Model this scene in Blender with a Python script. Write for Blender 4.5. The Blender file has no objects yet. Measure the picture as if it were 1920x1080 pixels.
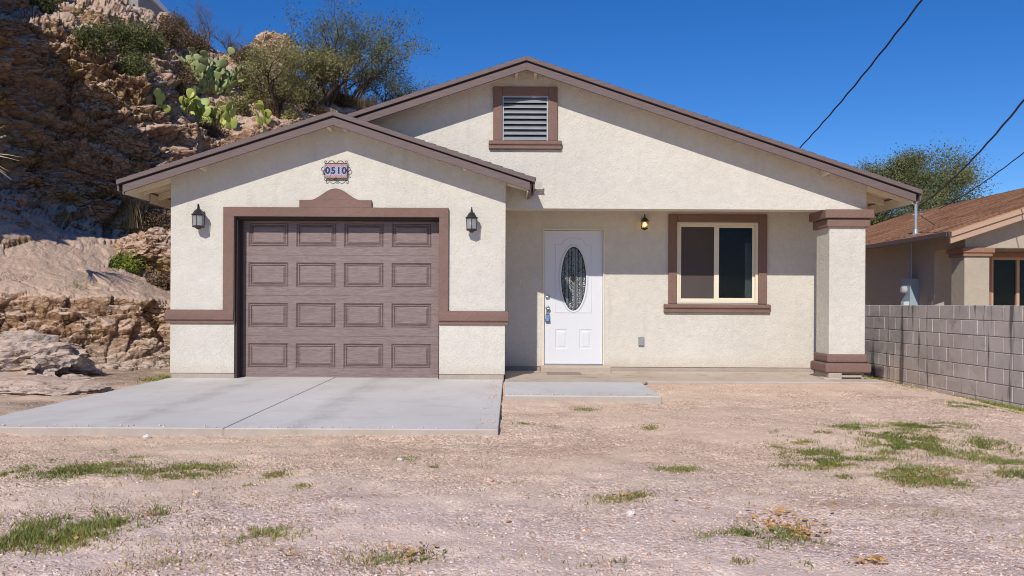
import bpy, bmesh, math, random
import numpy as np
from mathutils import Vector, Matrix
from mathutils.bvhtree import BVHTree

# ------------------------------------------------------------------ camera, sky, sun, exposure
scene = bpy.context.scene
FPX, VX, HY, CZ, ROLL = 1600.0, 947.0, 570.0, 1.02, math.radians(0.3)
cam_d = bpy.data.cameras.new("camera"); cam = bpy.data.objects.new("camera", cam_d)
scene.collection.objects.link(cam); scene.camera = cam
cam.location = (0, 0, CZ)
cam.rotation_euler = (Matrix.Rotation(math.radians(90), 4, 'X') @ Matrix.Rotation(ROLL, 4, 'Z')).to_euler()
cam_d.sensor_width = 36; cam_d.lens = 36 * FPX / 1920
cam_d.shift_x = (960 - VX) / 1920; cam_d.shift_y = (HY - 540) / 1920
cam_d.clip_start = 0.1; cam_d.clip_end = 3000

SUN_DIR = Vector((0.31, 1.0, -0.73)).normalized()
elev = math.asin(-SUN_DIR.z)
az = math.atan2(-SUN_DIR.x, -SUN_DIR.y)            # clockwise from +Y
world = bpy.data.worlds.new("World"); scene.world = world; world.use_nodes = True
wn = world.node_tree; bg = wn.nodes['Background']
sky = wn.nodes.new('ShaderNodeTexSky'); sky.sky_type = 'NISHITA'; sky.sun_disc = False
sky.sun_elevation = elev; sky.sun_rotation = az; sky.altitude = 1500
sky.air_density = 1.0; sky.dust_density = 0.1; sky.ozone_density = 6.0
hs = wn.nodes.new('ShaderNodeHueSaturation'); hs.inputs['Saturation'].default_value = 1.24; hs.inputs['Hue'].default_value = 0.510
wn.links.new(sky.outputs[0], hs.inputs['Color']); wn.links.new(hs.outputs[0], bg.inputs[0])
bg.inputs[1].default_value = 0.09
sun_d = bpy.data.lights.new("sun", 'SUN'); sun = bpy.data.objects.new("sun", sun_d)
scene.collection.objects.link(sun)
sun_d.energy = 3.2; sun_d.angle = math.radians(0.53); sun_d.color = (1.0, 0.94, 0.845)
sun.rotation_euler = SUN_DIR.to_track_quat('-Z', 'Y').to_euler(); sun.location = (-8, -20, 20)
scene.view_settings.view_transform = 'Standard'; scene.view_settings.look = 'None'
scene.view_settings.exposure = 0.3; scene.view_settings.gamma = 1.0
try:
    scene.cycles.max_bounces = 8; scene.cycles.diffuse_bounces = 6; scene.cycles.filter_width = 1.05; scene.cycles.transparent_max_bounces = 12
except Exception: pass

# ------------------------------------------------------------------ helpers
random.seed(7); rng = np.random.default_rng(7)
COL = scene.collection
ORG = {}
def P(px, py, Y):
    dx, dy = px - VX, py - HY
    c, s = math.cos(ROLL), math.sin(ROLL)
    ux, uy = dx * c + dy * s, -dx * s + dy * c
    return Vector((ux * Y / FPX, Y, CZ - uy * Y / FPX))
def G(px, py, z=-0.05):                      # point on a level plane
    d = P(px, py, 1.0) - Vector((0, 0, CZ)); t = (z - CZ) / d.z
    return Vector((0, 0, CZ)) + d * t
def tag(o, label=None, cat=None, group=None, kind=None):
    if label: o['label'] = label
    if cat: o['category'] = cat
    if group: o['group'] = group
    if kind: o['kind'] = kind
    return o
def thing(name, label, cat, loc, group=None):
    o = bpy.data.objects.new(name, None); COL.objects.link(o); o.location = loc
    o.empty_display_size = 0.2; ORG[o.name] = Vector(loc); o['_r'] = 0; del o['_r']
    return tag(o, label, cat, group)
def link_mesh(name, me, mat, parent=None, origin=None):
    """me in world coordinates; becomes a child of parent or gets its own origin"""
    base = ORG[parent.name] if parent else Vector(origin or (0, 0, 0))
    if base.length > 0: me.transform(Matrix.Translation(-base))
    o = bpy.data.objects.new(name, me); COL.objects.link(o)
    if mat: 
        me.materials.clear()
        for m in (mat if isinstance(mat, list) else [mat]): me.materials.append(m)
    if parent: o.parent = parent
    else: o.location = base
    ORG[o.name] = base
    return o
def np_mesh(name, V, F, smooth=False):
    me = bpy.data.meshes.new(name); V = np.asarray(V, dtype=np.float32); F = np.asarray(F, dtype=np.int32)
    n = F.shape[1]
    me.vertices.add(len(V)); me.vertices.foreach_set('co', V.ravel())
    me.loops.add(F.size); me.loops.foreach_set('vertex_index', F.ravel())
    me.polygons.add(len(F)); me.polygons.foreach_set('loop_start', np.arange(0, F.size, n, dtype=np.int32))
    me.polygons.foreach_set('loop_total', np.full(len(F), n, dtype=np.int32))
    me.update(calc_edges=True); me.validate()
    if smooth: me.polygons.foreach_set('use_smooth', np.ones(len(F), dtype=bool))
    return me
class MB:
    def __init__(s): s.v = []; s.f = []; s.m = []
    def add(s, vs, fs, mi=0):
        b = len(s.v); s.v += [tuple(v) for v in vs]; s.f += [tuple(i + b for i in f) for f in fs]; s.m += [mi] * len(fs); return s
    def box(s, x0, x1, y0, y1, z0, z1, mi=0):
        return s.add([(x0,y0,z0),(x1,y0,z0),(x1,y1,z0),(x0,y1,z0),(x0,y0,z1),(x1,y0,z1),(x1,y1,z1),(x0,y1,z1)],
                     [(0,3,2,1),(4,5,6,7),(0,1,5,4),(1,2,6,5),(2,3,7,6),(3,0,4,7)], mi)
    def prism(s, poly, y0, y1, mi=0):        # poly in XZ counter-clockwise seen from the front (-Y)
        n = len(poly); a = sum(poly[i][0]*poly[(i+1)%n][1]-poly[(i+1)%n][0]*poly[i][1] for i in range(n))
        if a < 0: poly = poly[::-1]
        return s.add([(x,y0,z) for x,z in poly] + [(x,y1,z) for x,z in poly],
              [tuple(range(n)), tuple(range(2*n-1, n-1, -1))] + [(i, i+n, (i+1)%n+n, (i+1)%n) for i in range(n)], mi)
    def prism_x(s, poly, x0, x1, mi=0):      # poly in YZ
        n = len(poly); a = sum(poly[i][0]*poly[(i+1)%n][1]-poly[(i+1)%n][0]*poly[i][1] for i in range(n))
        if a < 0: poly = poly[::-1]
        return s.add([(x1,y,z) for y,z in poly] + [(x0,y,z) for y,z in poly],
              [tuple(range(n)), tuple(range(2*n-1, n-1, -1))] + [(i, i+n, (i+1)%n+n, (i+1)%n) for i in range(n)], mi)
    def prism_z(s, poly, z0, z1, mi=0):
        n = len(poly); a = sum(poly[i][0]*poly[(i+1)%n][1]-poly[(i+1)%n][0]*poly[i][1] for i in range(n))
        if a < 0: poly = poly[::-1]
        return s.add([(x,y,z1) for x,y in poly] + [(x,y,z0) for x,y in poly],
              [tuple(range(n)), tuple(range(2*n-1, n-1, -1))] + [(i, i+n, (i+1)%n+n, (i+1)%n) for i in range(n)], mi)
    def tube(s, pts, rad, sides=6, mi=0, cap=True):
        pts = [Vector(p) for p in pts]; n = len(pts)
        if not hasattr(rad, '__len__'): rad = [rad]*n
        b = len(s.v); up = None
        for i, p in enumerate(pts):
            t = (pts[min(i+1,n-1)] - pts[max(i-1,0)])
            t = t.normalized() if t.length > 1e-9 else Vector((0,0,1))
            if up is None: up = t.orthogonal().normalized()
            up = (up - t*up.dot(t)); up = up.normalized() if up.length > 1e-6 else t.orthogonal().normalized()
            w = t.cross(up)
            for k in range(sides):
                a = 2*math.pi*k/sides; s.v.append(tuple(p + (up*math.cos(a) + w*math.sin(a))*rad[i]))
        for i in range(n-1):
            for k in range(sides):
                s.f.append((b+i*sides+k, b+i*sides+(k+1)%sides, b+(i+1)*sides+(k+1)%sides, b+(i+1)*sides+k)); s.m.append(mi)
        if cap and sides > 2:
            s.f.append(tuple(b+k for k in range(sides))[::-1]); s.m.append(mi)
            s.f.append(tuple(b+(n-1)*sides+k for k in range(sides))); s.m.append(mi)
        return s
    def lathe(s, prof, c, sides=6, rot=0, mi=0, axis='z'):
        b = len(s.v); n = len(prof)
        for r, h in prof:
            for k in range(sides):
                a = rot + 2*math.pi*k/sides
                if axis == 'z': s.v.append((c[0]+r*math.cos(a), c[1]+r*math.sin(a), c[2]+h))
                elif axis == 'y': s.v.append((c[0]+r*math.cos(a), c[1]+h, c[2]+r*math.sin(a)))
                else: s.v.append((c[0]+h, c[1]+r*math.cos(a), c[2]+r*math.sin(a)))
        for i in range(n-1):
            for k in range(sides):
                s.f.append((b+i*sides+k, b+i*sides+(k+1)%sides, b+(i+1)*sides+(k+1)%sides, b+(i+1)*sides+k)); s.m.append(mi)
        s.f.append(tuple(b+k for k in range(sides))[::-1]); s.m.append(mi)
        s.f.append(tuple(b+(n-1)*sides+k for k in range(sides))); s.m.append(mi)
        return s
    def build(s, name, mat, parent=None, origin=None, smooth=False, bevel=0, seg=2, label=None):
        me = bpy.data.meshes.new(name); me.from_pydata(s.v, [], s.f); me.update()
        o = link_mesh(name, me, mat, parent, origin)
        if isinstance(mat, list): me.polygons.foreach_set('material_index', s.m)
        bm = bmesh.new(); bm.from_mesh(me); bmesh.ops.recalc_face_normals(bm, faces=bm.faces); bm.to_mesh(me); bm.free()
        if smooth: me.polygons.foreach_set('use_smooth', [True]*len(me.polygons))
        if bevel:
            m = o.modifiers.new('bevel', 'BEVEL'); m.width = bevel; m.segments = seg; m.limit_method = 'ANGLE'; m.angle_limit = math.radians(40)
        if label: o['label'] = label
        return o

# ---- vectorised noise
def _h(ix, iy, iz, seed):
    h = (ix.astype(np.int64)*374761393 + iy.astype(np.int64)*668265263 + iz.astype(np.int64)*2147483647 + seed*974634777) & 0xffffffff
    h = ((h ^ (h >> 13)) * 1274126177) & 0xffffffff
    h = ((h ^ (h >> 16)) * 2246822519) & 0xffffffff
    return ((h ^ (h >> 15)) & 0xffffff) / float(0xffffff)
def vnoise(p, seed=0):
    i = np.floor(p).astype(np.int64); f = p - i; u = f*f*(3-2*f); r = 0
    for a in (0,1):
        for b in (0,1):
            for c in (0,1):
                w = (u[:,0] if a else 1-u[:,0])*(u[:,1] if b else 1-u[:,1])*(u[:,2] if c else 1-u[:,2])
                r = r + w*_h(i[:,0]+a, i[:,1]+b, i[:,2]+c, seed)
    return r*2-1
def fbm(p, oct=4, seed=0, gain=0.5):
    r = 0; a = 1.0
    for o in range(oct): r = r + a*vnoise(p*(2.03**o), seed+o*17); a *= gain
    return r
def cells(p, seed=0):                         # random value of nearest cell, and F2-F1
    i = np.floor(p).astype(np.int64); d1 = np.full(len(p), 9.0); d2 = d1.copy(); val = np.zeros(len(p))
    for a in (-1,0,1):
        for b in (-1,0,1):
            for c in (-1,0,1):
                ii = i + np.array([a,b,c])
                q = np.stack([_h(ii[:,0],ii[:,1],ii[:,2],seed+k) for k in (1,2,3)], 1) + ii
                d = np.sqrt(((q-p)**2).sum(1)); v = _h(ii[:,0],ii[:,1],ii[:,2],seed+9)
                n = d < d1
                d2 = np.where(n, d1, np.minimum(d2, d)); val = np.where(n, v, val); d1 = np.where(n, d, d1)
    return val, d2-d1

def facets(q, k, seed):
    k = np.array(k); p = q*k; i = np.floor(p).astype(np.int64); d1 = np.full(len(p), 9.0); d2 = d1.copy(); f = np.zeros(len(p))
    for a in (-1,0,1):
        for b in (-1,0,1):
            for c in (-1,0,1):
                ii = i + np.array([a,b,c]); h = [_h(ii[:,0],ii[:,1],ii[:,2],seed+j) for j in range(1,8)]
                df = p - (np.stack(h[:3],1)+ii); d = np.sqrt((df**2).sum(1)); n = d < d1
                v = (h[3]-0.5)*0.8 + (df*(np.stack(h[4:7],1)-0.5)).sum(1)*1.5
                d2 = np.where(n, d1, np.minimum(d2, d)); f = np.where(n, v, f); d1 = np.where(n, d, d1)
    return f, d2-d1

# ------------------------------------------------------------------ materials
class NT:
    def __init__(s, name):
        s.m = bpy.data.materials.new(name); s.m.use_nodes = True; s.t = s.m.node_tree
        s.b = s.t.nodes['Principled BSDF']; s.out = s.t.nodes['Material Output']
        s.tc = s.t.nodes.new('ShaderNodeTexCoord'); s.co = s.tc.outputs['Object']
        s.geo = s.t.nodes.new('ShaderNodeNewGeometry'); s.pos = s.geo.outputs['Position']
    def n(s, typ, ins=None, **kw):
        nd = s.t.nodes.new(typ)
        for k, v in kw.items(): setattr(nd, k, v)
        for k, v in (ins or {}).items(): s.set(nd.inputs[k], v)
        return nd
    def set(s, sock, v):
        if isinstance(v, bpy.types.NodeSocket): s.t.links.new(v, sock)
        else: sock.default_value = v
    def noise(s, scale, detail=3, rough=0.5, vec=None, dist=0.0):
        return s.n('ShaderNodeTexNoise', {'Vector': vec or s.co, 'Scale': scale, 'Detail': detail, 'Roughness': rough, 'Distortion': dist}).outputs[0]
    def vor(s, scale, vec=None, out='Distance', feature='F1'):
        return s.n('ShaderNodeTexVoronoi', {'Vector': vec or s.co, 'Scale': scale}, feature=feature).outputs[out]
    def map(s, scale=(1,1,1), vec=None, rot=(0,0,0)):
        return s.n('ShaderNodeMapping', {'Vector': vec or s.co, 'Scale': scale, 'Rotation': rot}).outputs[0]
    def ramp(s, fac, stops):
        r = s.n('ShaderNodeValToRGB', {'Fac': fac}); e = r.color_ramp.elements
        while len(e) < len(stops): e.new(0.5)
        for k, (p, c) in enumerate(stops):
            e[k].position = p; e[k].color = (*c, 1) if hasattr(c, '__len__') else (c, c, c, 1)
        return r.outputs[0]
    def mix(s, fac, a, b, mode='MIX'):
        nd = s.t.nodes.new('ShaderNodeMix'); nd.data_type = 'RGBA'; nd.blend_type = mode
        for idx, v in ((0, fac), (6, a), (7, b)):
            if isinstance(v, tuple) and len(v) == 3: v = (*v, 1)
            s.set(nd.inputs[idx], v)
        return nd.outputs[2]
    def math(s, op, a, b=0.0, c=0.0):
        nd = s.t.nodes.new('ShaderNodeMath'); nd.operation = op
        s.set(nd.inputs[0], a); s.set(nd.inputs[1], b); s.set(nd.inputs[2], c); return nd.outputs[0]
    def bump(s, h, strength=0.5, dist=0.01, nrm=None):
        nd = s.n('ShaderNodeBump', {'Height': h, 'Strength': strength, 'Distance': dist})
        if nrm: s.t.links.new(nrm, nd.inputs['Normal'])
        return nd.outputs[0]
    def fin(s, col=None, rough=0.8, nrm=None, metal=0.0, spec=None, alpha=None):
        if col is not None: s.set(s.b.inputs['Base Color'], (*col, 1) if isinstance(col, tuple) and len(col) == 3 else col)
        s.set(s.b.inputs['Roughness'], rough); s.b.inputs['Metallic'].default_value = metal
        if spec is not None: s.b.inputs['Specular IOR Level'].default_value = spec
        if nrm: s.t.links.new(nrm, s.b.inputs['Normal'])
        return s.m
def sc(c, k): return tuple(min(1, x*k) for x in c)
def stucco(name, col, bmp=1.0, var=0.07, fine=70, splash=False):
    t = NT(name)
    big = t.noise(0.9, 4, 0.6, t.pos); mid = t.noise(9, 4, 0.65, t.pos)
    c = t.mix(t.ramp(big, [(0.3, 0.0), (0.7, 1.0)]), sc(col, 1-var), sc(col, 1+var*0.6))
    c = t.mix(t.ramp(t.noise(40, 4, 0.75, t.pos), [(0.3, 0.0), (0.55, 1.0)]), t.mix(1.0, c, (0.92,0.915,0.905), 'MULTIPLY'), c)
    c = t.mix(t.ramp(mid, [(0.35, 0.0), (0.65, 1.0)]), c, t.mix(1.0, c, (0.93,0.925,0.91), 'MULTIPLY'))
    if splash:
        zh = t.n('ShaderNodeSeparateXYZ', {0: t.pos}).outputs[2]
        sp = t.ramp(t.math('ADD', t.math('MULTIPLY', zh, 1.6), t.math('MULTIPLY', t.noise(5, 5, 0.75, t.pos), 0.5)), [(0.30, 0.5), (0.62, 0.0)])
        c = t.mix(sp, c, (0.50,0.385,0.285))
        stk = t.math('MULTIPLY', t.ramp(t.noise(1.6, 4, 0.6, t.map((4,4,0.35), t.pos)), [(0.60, 0.0), (0.74, 0.22)]), 1.0)
        c = t.mix(stk, c, (0.42,0.37,0.31))
    tr = t.noise(13, 5, 0.6, t.map((1,1,1), t.pos), 1.6)
    h = t.math('ADD', t.math('MULTIPLY', tr, 1.0), t.math('MULTIPLY', t.noise(fine, 4, 0.7, t.pos), 0.7))
    return t.fin(c, 0.93, t.bump(h, 1.0*bmp, 0.013), spec=0.2)
def wood(name, col, var=0.25, stretch=(1,1,14), rough=0.7, bmp=0.4):
    t = NT(name); g = t.noise(9, 5, 0.6, t.map(stretch))
    c = t.mix(t.ramp(g, [(0.3, 0.0), (0.7, 1.0)]), sc(col, 1-var), sc(col, 1+var))
    return t.fin(c, rough, t.bump(g, bmp, 0.006), spec=0.3)
def plain(name, col, rough=0.5, metal=0.0, var=0.06, sc_=12, spec=0.4):
    t = NT(name); g = t.noise(sc_, 4, 0.6)
    c = t.mix(g, sc(col, 1-var*2), sc(col, 1+var*2)); return t.fin(c, rough, t.bump(g, 0.08, 0.003), metal, spec)
def leafmat(name, a, b, scale=2.0, rough=0.6, trans=0.25):
    t = NT(name); g = t.noise(scale, 3, 0.6, t.pos); g2 = t.noise(scale*17, 2, 0.6, t.pos)
    c = t.mix(t.ramp(g, [(0.35, 0.0), (0.65, 1.0)]), a, b)
    c = t.mix(t.ramp(g2, [(0.4, 0.0), (0.62, 1.0)]), c, t.mix(1.0, c, (1.5,1.45,1.2), 'MULTIPLY'))
    t.fin(c, rough, spec=0.25)
    tr = t.n('ShaderNodeBsdfTranslucent', {'Color': c}); mx = t.n('ShaderNodeMixShader', {0: trans})
    t.t.links.new(t.b.outputs[0], mx.inputs[1]); t.t.links.new(tr.outputs[0], mx.inputs[2]); t.t.links.new(mx.outputs[0], t.out.inputs[0])
    return t.m

WALL = (0.69, 0.65, 0.575)
M = {}
M['stucco'] = stucco('cream_stucco', WALL, splash=True)
M['trim'] = stucco('brown_stucco', (0.235, 0.148, 0.122), 0.8, 0.1, 90)
M['fascia'] = wood('fascia_paint', (0.155, 0.112, 0.108), 0.16, (0.6,6,8))
M['cream'] = wood('cream_wood', (0.74, 0.66, 0.49), 0.05, (2,0.6,9), 0.75, 0.2)
M['dark'] = plain('dark_gap', (0.02,0.016,0.015), 0.8)
M['jamb'] = wood('jamb_paint', (0.05, 0.034, 0.032), 0.2, (6,6,0.6))
M['white'] = plain('white_paint', (0.66,0.67,0.71), 0.35, var=0.015)
M['vinyl'] = plain('beige_vinyl', (0.72,0.65,0.50), 0.45, var=0.02)
M['galv'] = plain('galvanised_metal', (0.38,0.40,0.43), 0.45, 0.35, 0.12, 6)
M['iron'] = plain('dark_iron', (0.05,0.045,0.05), 0.42, 0.4, 0.2, 30)
M['nickel'] = plain('satin_nickel', (0.45,0.44,0.42), 0.3, 0.9)
M['cable'] = plain('black_cable', (0.02,0.018,0.025), 0.5)
M['greybox'] = plain('grey_enamel', (0.30,0.38,0.42), 0.5, var=0.05)
M['blue'] = plain('blue_plastic', (0.15,0.25,0.5), 0.4)
M['meterglass'] = plain('meter_dial', (0.42,0.42,0.43), 0.15)
M['outlet'] = plain('grey_cover', (0.26,0.27,0.29), 0.5)
# garage door : wood grain embossed, horizontal
t = NT('garage_door_paint'); g = t.noise(6, 6, 0.7, t.map((1.2,1,26)), 0.6); g2 = t.noise(1.2, 3)
c = t.mix(t.ramp(g, [(0.36, 0.0), (0.66, 1.0)]), (0.165,0.115,0.108), (0.315,0.24,0.225))
M['gdoor'] = t.fin(t.mix(g2, c, t.mix(1.0, c, (0.85,0.83,0.84), 'MULTIPLY')), 0.55, t.bump(g, 0.35, 0.003), spec=0.35)
# glass
def glassmat(name, tint, rough=0.03):
    t = NT(name); tr = t.n('ShaderNodeBsdfTransparent', {'Color': (*tint, 1)}); gl = t.n('ShaderNodeBsdfGlossy', {'Color': (1,1,1,1), 'Roughness': rough})
    fr = t.n('ShaderNodeFresnel', {'IOR': 1.5}); mx = t.n('ShaderNodeMixShader', {0: t.math('MULTIPLY', fr.outputs[0], 0.18)})
    d = t.n('ShaderNodeBsdfDiffuse', {'Color': (0.5,0.48,0.45,1)})
    dust = t.ramp(t.noise(60, 4, 0.8), [(0.56, 0.0), (0.72, 0.14)]); mx2 = t.n('ShaderNodeMixShader', {0: dust})
    t.t.links.new(tr.outputs[0], mx.inputs[1]); t.t.links.new(gl.outputs[0], mx.inputs[2])
    t.t.links.new(mx.outputs[0], mx2.inputs[1]); t.t.links.new(d.outputs[0], mx2.inputs[2]); t.t.links.new(mx2.outputs[0], t.out.inputs[0])
    return t.m
M['glass'] = glassmat('window_glass', (0.75,0.8,0.82))
t = NT('insect_screen'); sp = t.ramp(t.vor(26), [(0.035, 1.0), (0.06, 0.0)])
M['screen'] = t.fin(t.mix(sp, t.mix(t.noise(2.5), (0.055,0.042,0.04), (0.085,0.068,0.064)), (0.4,0.37,0.32)), 0.7, spec=0.3)
t = NT('frosted_leaded_glass'); M['lglass'] = t.fin(t.mix(t.ramp(t.noise(38, 4, 0.7), [(0.4, 0.0), (0.62, 1.0)]), (0.03,0.035,0.04), (0.22,0.25,0.28)), 0.22, t.bump(t.vor(70), 0.9, 0.006), spec=0.6)
t = NT('clear_bevel_glass'); M['sglass'] = t.fin((0.12,0.125,0.13), 0.12, t.bump(t.noise(20), 0.25, 0.004), spec=0.6)
t = NT('lantern_glass'); t.b.inputs['Transmission Weight'].default_value = 0.6; M['lampglass'] = t.fin((0.62,0.62,0.60), 0.35, t.bump(t.noise(60), 0.4, 0.004))
t = NT('amber_glass'); t.b.inputs['Transmission Weight'].default_value = 0.85; M['amber'] = t.fin((0.95,0.72,0.35), 0.15)
t = NT('bulb_glow'); t.b.inputs['Emission Color'].default_value = (1.0,0.62,0.25,1); t.b.inputs['Emission Strength'].default_value = 6; M['bulb'] = t.fin((1,0.8,0.5), 0.4)
M['bulboff'] = plain('bulb_off', (0.8,0.8,0.78), 0.3)
# concrete
def concrete(name, a, b, stain=(0.86,0.84,0.82), tyre=False):
    t = NT(name); big = t.noise(0.8, 5, 0.6, t.map((1,0.5,1), t.pos)); br = t.noise(5, 4, 0.7, t.map((0.25,5,1), t.pos))
    c = t.mix(t.ramp(big, [(0.35, 0.0), (0.65, 1.0)]), a, b)
    c = t.mix(t.ramp(t.noise(2.2, 6, 0.7, t.pos, 0.8), [(0.52, 0.0), (0.72, 1.0)]), c, t.mix(1.0, c, stain, 'MULTIPLY'))
    if tyre:
        xs_ = t.n('ShaderNodeSeparateXYZ', {0: t.pos}).outputs[0]; m_ = 0.0
        for x0_ in (-3.15, -1.55):
            m_ = t.math('MAXIMUM', m_, t.ramp(t.math('ABSOLUTE', t.math('ADD', t.math('SUBTRACT', xs_, x0_), t.math('MULTIPLY', t.noise(0.6, 2, 0.5, t.pos), 0.25))), [(0.06, 0.35), (0.2, 0.0)]))
        c = t.mix(t.math('MULTIPLY', m_, t.ramp(t.noise(3, 5, 0.75, t.map((1,0.5,1), t.pos)), [(0.4, 0.2), (0.6, 1.0)])), c, (0.33,0.29,0.26))
        c = t.mix(t.ramp(t.noise(1.5, 5, 0.7, t.map((1,0.4,1), t.pos), 0.6), [(0.58, 0.0), (0.7, 0.3)]), c, (0.62,0.47,0.37))
        c = t.mix(t.ramp(t.vor(3.1, t.pos), [(0.03, 0.5), (0.055, 0.0)]), c, (0.22,0.2,0.19))
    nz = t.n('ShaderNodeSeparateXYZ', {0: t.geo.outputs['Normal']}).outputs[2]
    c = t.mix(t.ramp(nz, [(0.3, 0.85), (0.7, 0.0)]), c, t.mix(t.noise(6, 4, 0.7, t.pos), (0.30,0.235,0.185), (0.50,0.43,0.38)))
    c = t.mix(t.ramp(t.noise(190, 2, 0.5, t.pos), [(0.3, 0.0), (0.7, 1.0)]), t.mix(1.0, c, (0.93,0.93,0.93), 'MULTIPLY'), c)
    h = t.math('ADD', br, t.math('MULTIPLY', t.noise(120, 3, 0.6, t.pos), 0.5))
    return t.fin(c, 0.85, t.bump(h, 0.3, 0.005), spec=0.25)
M['drive'] = concrete('driveway_concrete', (0.68,0.64,0.59), (0.80,0.755,0.70), (0.90,0.86,0.81), tyre=True)
M['pad'] = concrete('pad_concrete', (0.66,0.635,0.59), (0.75,0.725,0.675))
M['slab'] = concrete('porch_concrete', (0.54,0.44,0.35), (0.66,0.56,0.46), (0.72,0.62,0.54))
M['stem'] = concrete('stem_concrete', (0.30,0.275,0.24), (0.44,0.42,0.38), (0.6,0.55,0.5))
# ground
t = NT('gravel_ground'); p = t.pos
sep = t.n('ShaderNodeSeparateXYZ', {0: p}); yy = sep.outputs[1]; xx = sep.outputs[0]
near = t.mix(t.noise(1.5, 4, 0.6, p), (0.75,0.57,0.475), (0.85,0.685,0.59))
tan = t.mix(t.noise(1.1, 5, 0.6, p), (0.74,0.535,0.39), (0.86,0.67,0.51))
yw = t.math('ADD', yy, t.math('MULTIPLY', t.noise(0.7, 4, 0.6, p), 3.0))
fade = t.ramp(t.math('DIVIDE', yw, 14.0), [(0.40, 0.0), (0.52, 1.0)])
c = t.mix(fade, near, tan)
c = t.mix(t.ramp(t.noise(0.9, 6, 0.65, t.map((0.6,1.6,1), p)), [(0.56, 0.0), (0.70, 0.6)]), c, (0.40,0.265,0.195))
left = t.math('MULTIPLY', t.ramp(t.math('ADD', t.math('MULTIPLY', xx, -0.1), t.math('MULTIPLY', t.noise(2.0, 5, 0.7, p), 0.08)), [(0.49, 0.0), (0.52, 1.0)]),
              t.ramp(t.math('DIVIDE', yy, 20.0), [(0.37, 0.0), (0.41, 1.0)]))
c = t.mix(left, c, t.mix(t.noise(3.5, 6, 0.75, t.map((0.5,2,1), p)), (0.26,0.185,0.13), (0.58,0.46,0.36)))
v = t.n('ShaderNodeTexVoronoi', {'Vector': p, 'Scale': 55.0}); gcol = v.outputs['Color']
gs = t.n('ShaderNodeSeparateColor', {0: gcol}); 
c = t.mix(0.7, c, t.mix(1.0, c, t.ramp(gs.outputs[0], [(0.0, (0.50,0.40,0.36)), (0.3, (0.95,0.84,0.76)), (0.6, (1.02,1.0,1.0)), (0.85, (1.2,1.15,1.1)), (1.0, (1.45,1.42,1.4))]), 'MULTIPLY'))
v2 = t.n('ShaderNodeTexVoronoi', {'Vector': p, 'Scale': 140.0}); gs2 = t.n('ShaderNodeSeparateColor', {0: v2.outputs['Color']})
c = t.mix(0.7, c, t.mix(1.0, c, t.ramp(gs2.outputs[1], [(0.0, 0.6), (0.5, 1.0), (1.0, 1.3)]), 'MULTIPLY'))
sandm = t.ramp(t.noise(0.55, 5, 0.62, t.map((0.7,1.5,1), p), 0.6), [(0.46, 0.0), (0.60, 0.8)])
def blob(bx_, by_, rx_, ry_):
    dx_ = t.math('DIVIDE', t.math('SUBTRACT', xx, bx_), rx_); dy_ = t.math('DIVIDE', t.math('SUBTRACT', yy, by_), ry_)
    r2 = t.math('ADD', t.math('MULTIPLY', dx_, dx_), t.math('MULTIPLY', dy_, dy_)); return t.ramp(t.math('ADD', r2, t.math('MULTIPLY', t.noise(2.6, 5, 0.7, p), 1.1)), [(0.6, 0.8), (1.0, 0.0)])
for bb in ((0.55,6.2,1.0,0.45),(-0.7,6.3,0.7,0.35),(0.45,8.2,0.9,0.35),(2.4,8.9,0.9,0.3),(-2.9,6.4,1.1,0.25),(1.9,4.6,0.9,0.2),(2.9,4.3,0.8,0.15)):
    c = t.mix(blob(*bb), c, t.mix(0.5, c, (0.46,0.285,0.185)))
def track(x0_, k_):
    d_ = t.math('ABSOLUTE', t.math('SUBTRACT', t.math('SUBTRACT', xx, x0_), t.math('ADD', t.math('MULTIPLY', t.math('MULTIPLY', t.math('SUBTRACT', yy, 10.5), t.math('SUBTRACT', yy, 10.5)), k_), t.math('MULTIPLY', t.noise(1.2, 3, 0.6, p), 0.35))))
    return t.math('MULTIPLY', t.ramp(d_, [(0.10, 1.0), (0.24, 0.0)]), t.ramp(t.noise(2.0, 4, 0.6, p), [(0.35, 0.2), (0.6, 0.75)]))
trk = t.math('MAXIMUM', track(2.2, -0.075), track(3.7, -0.075))
cs = t.mix(t.noise(40, 4, 0.8, p), t.mix(1.0, t.mix(fade, near, tan), (0.86,0.84,0.82), 'MULTIPLY'), t.mix(1.0, t.mix(fade, near, tan), (1.12,1.1,1.06), 'MULTIPLY'))
sandm = t.math('MAXIMUM', sandm, trk)
c = t.mix(sandm, c, cs)
h = t.math('ADD', t.math('MULTIPLY', v.outputs['Distance'], -1.2), t.math('ADD', t.math('MULTIPLY', v2.outputs['Distance'], -0.5), t.noise(25, 5, 0.7, p)))
M['ground'] = t.fin(c, 0.95, t.bump(h, t.math('SUBTRACT', 0.55, t.math('MULTIPLY', sandm, 0.35)), 0.012), spec=0.15)
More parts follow.
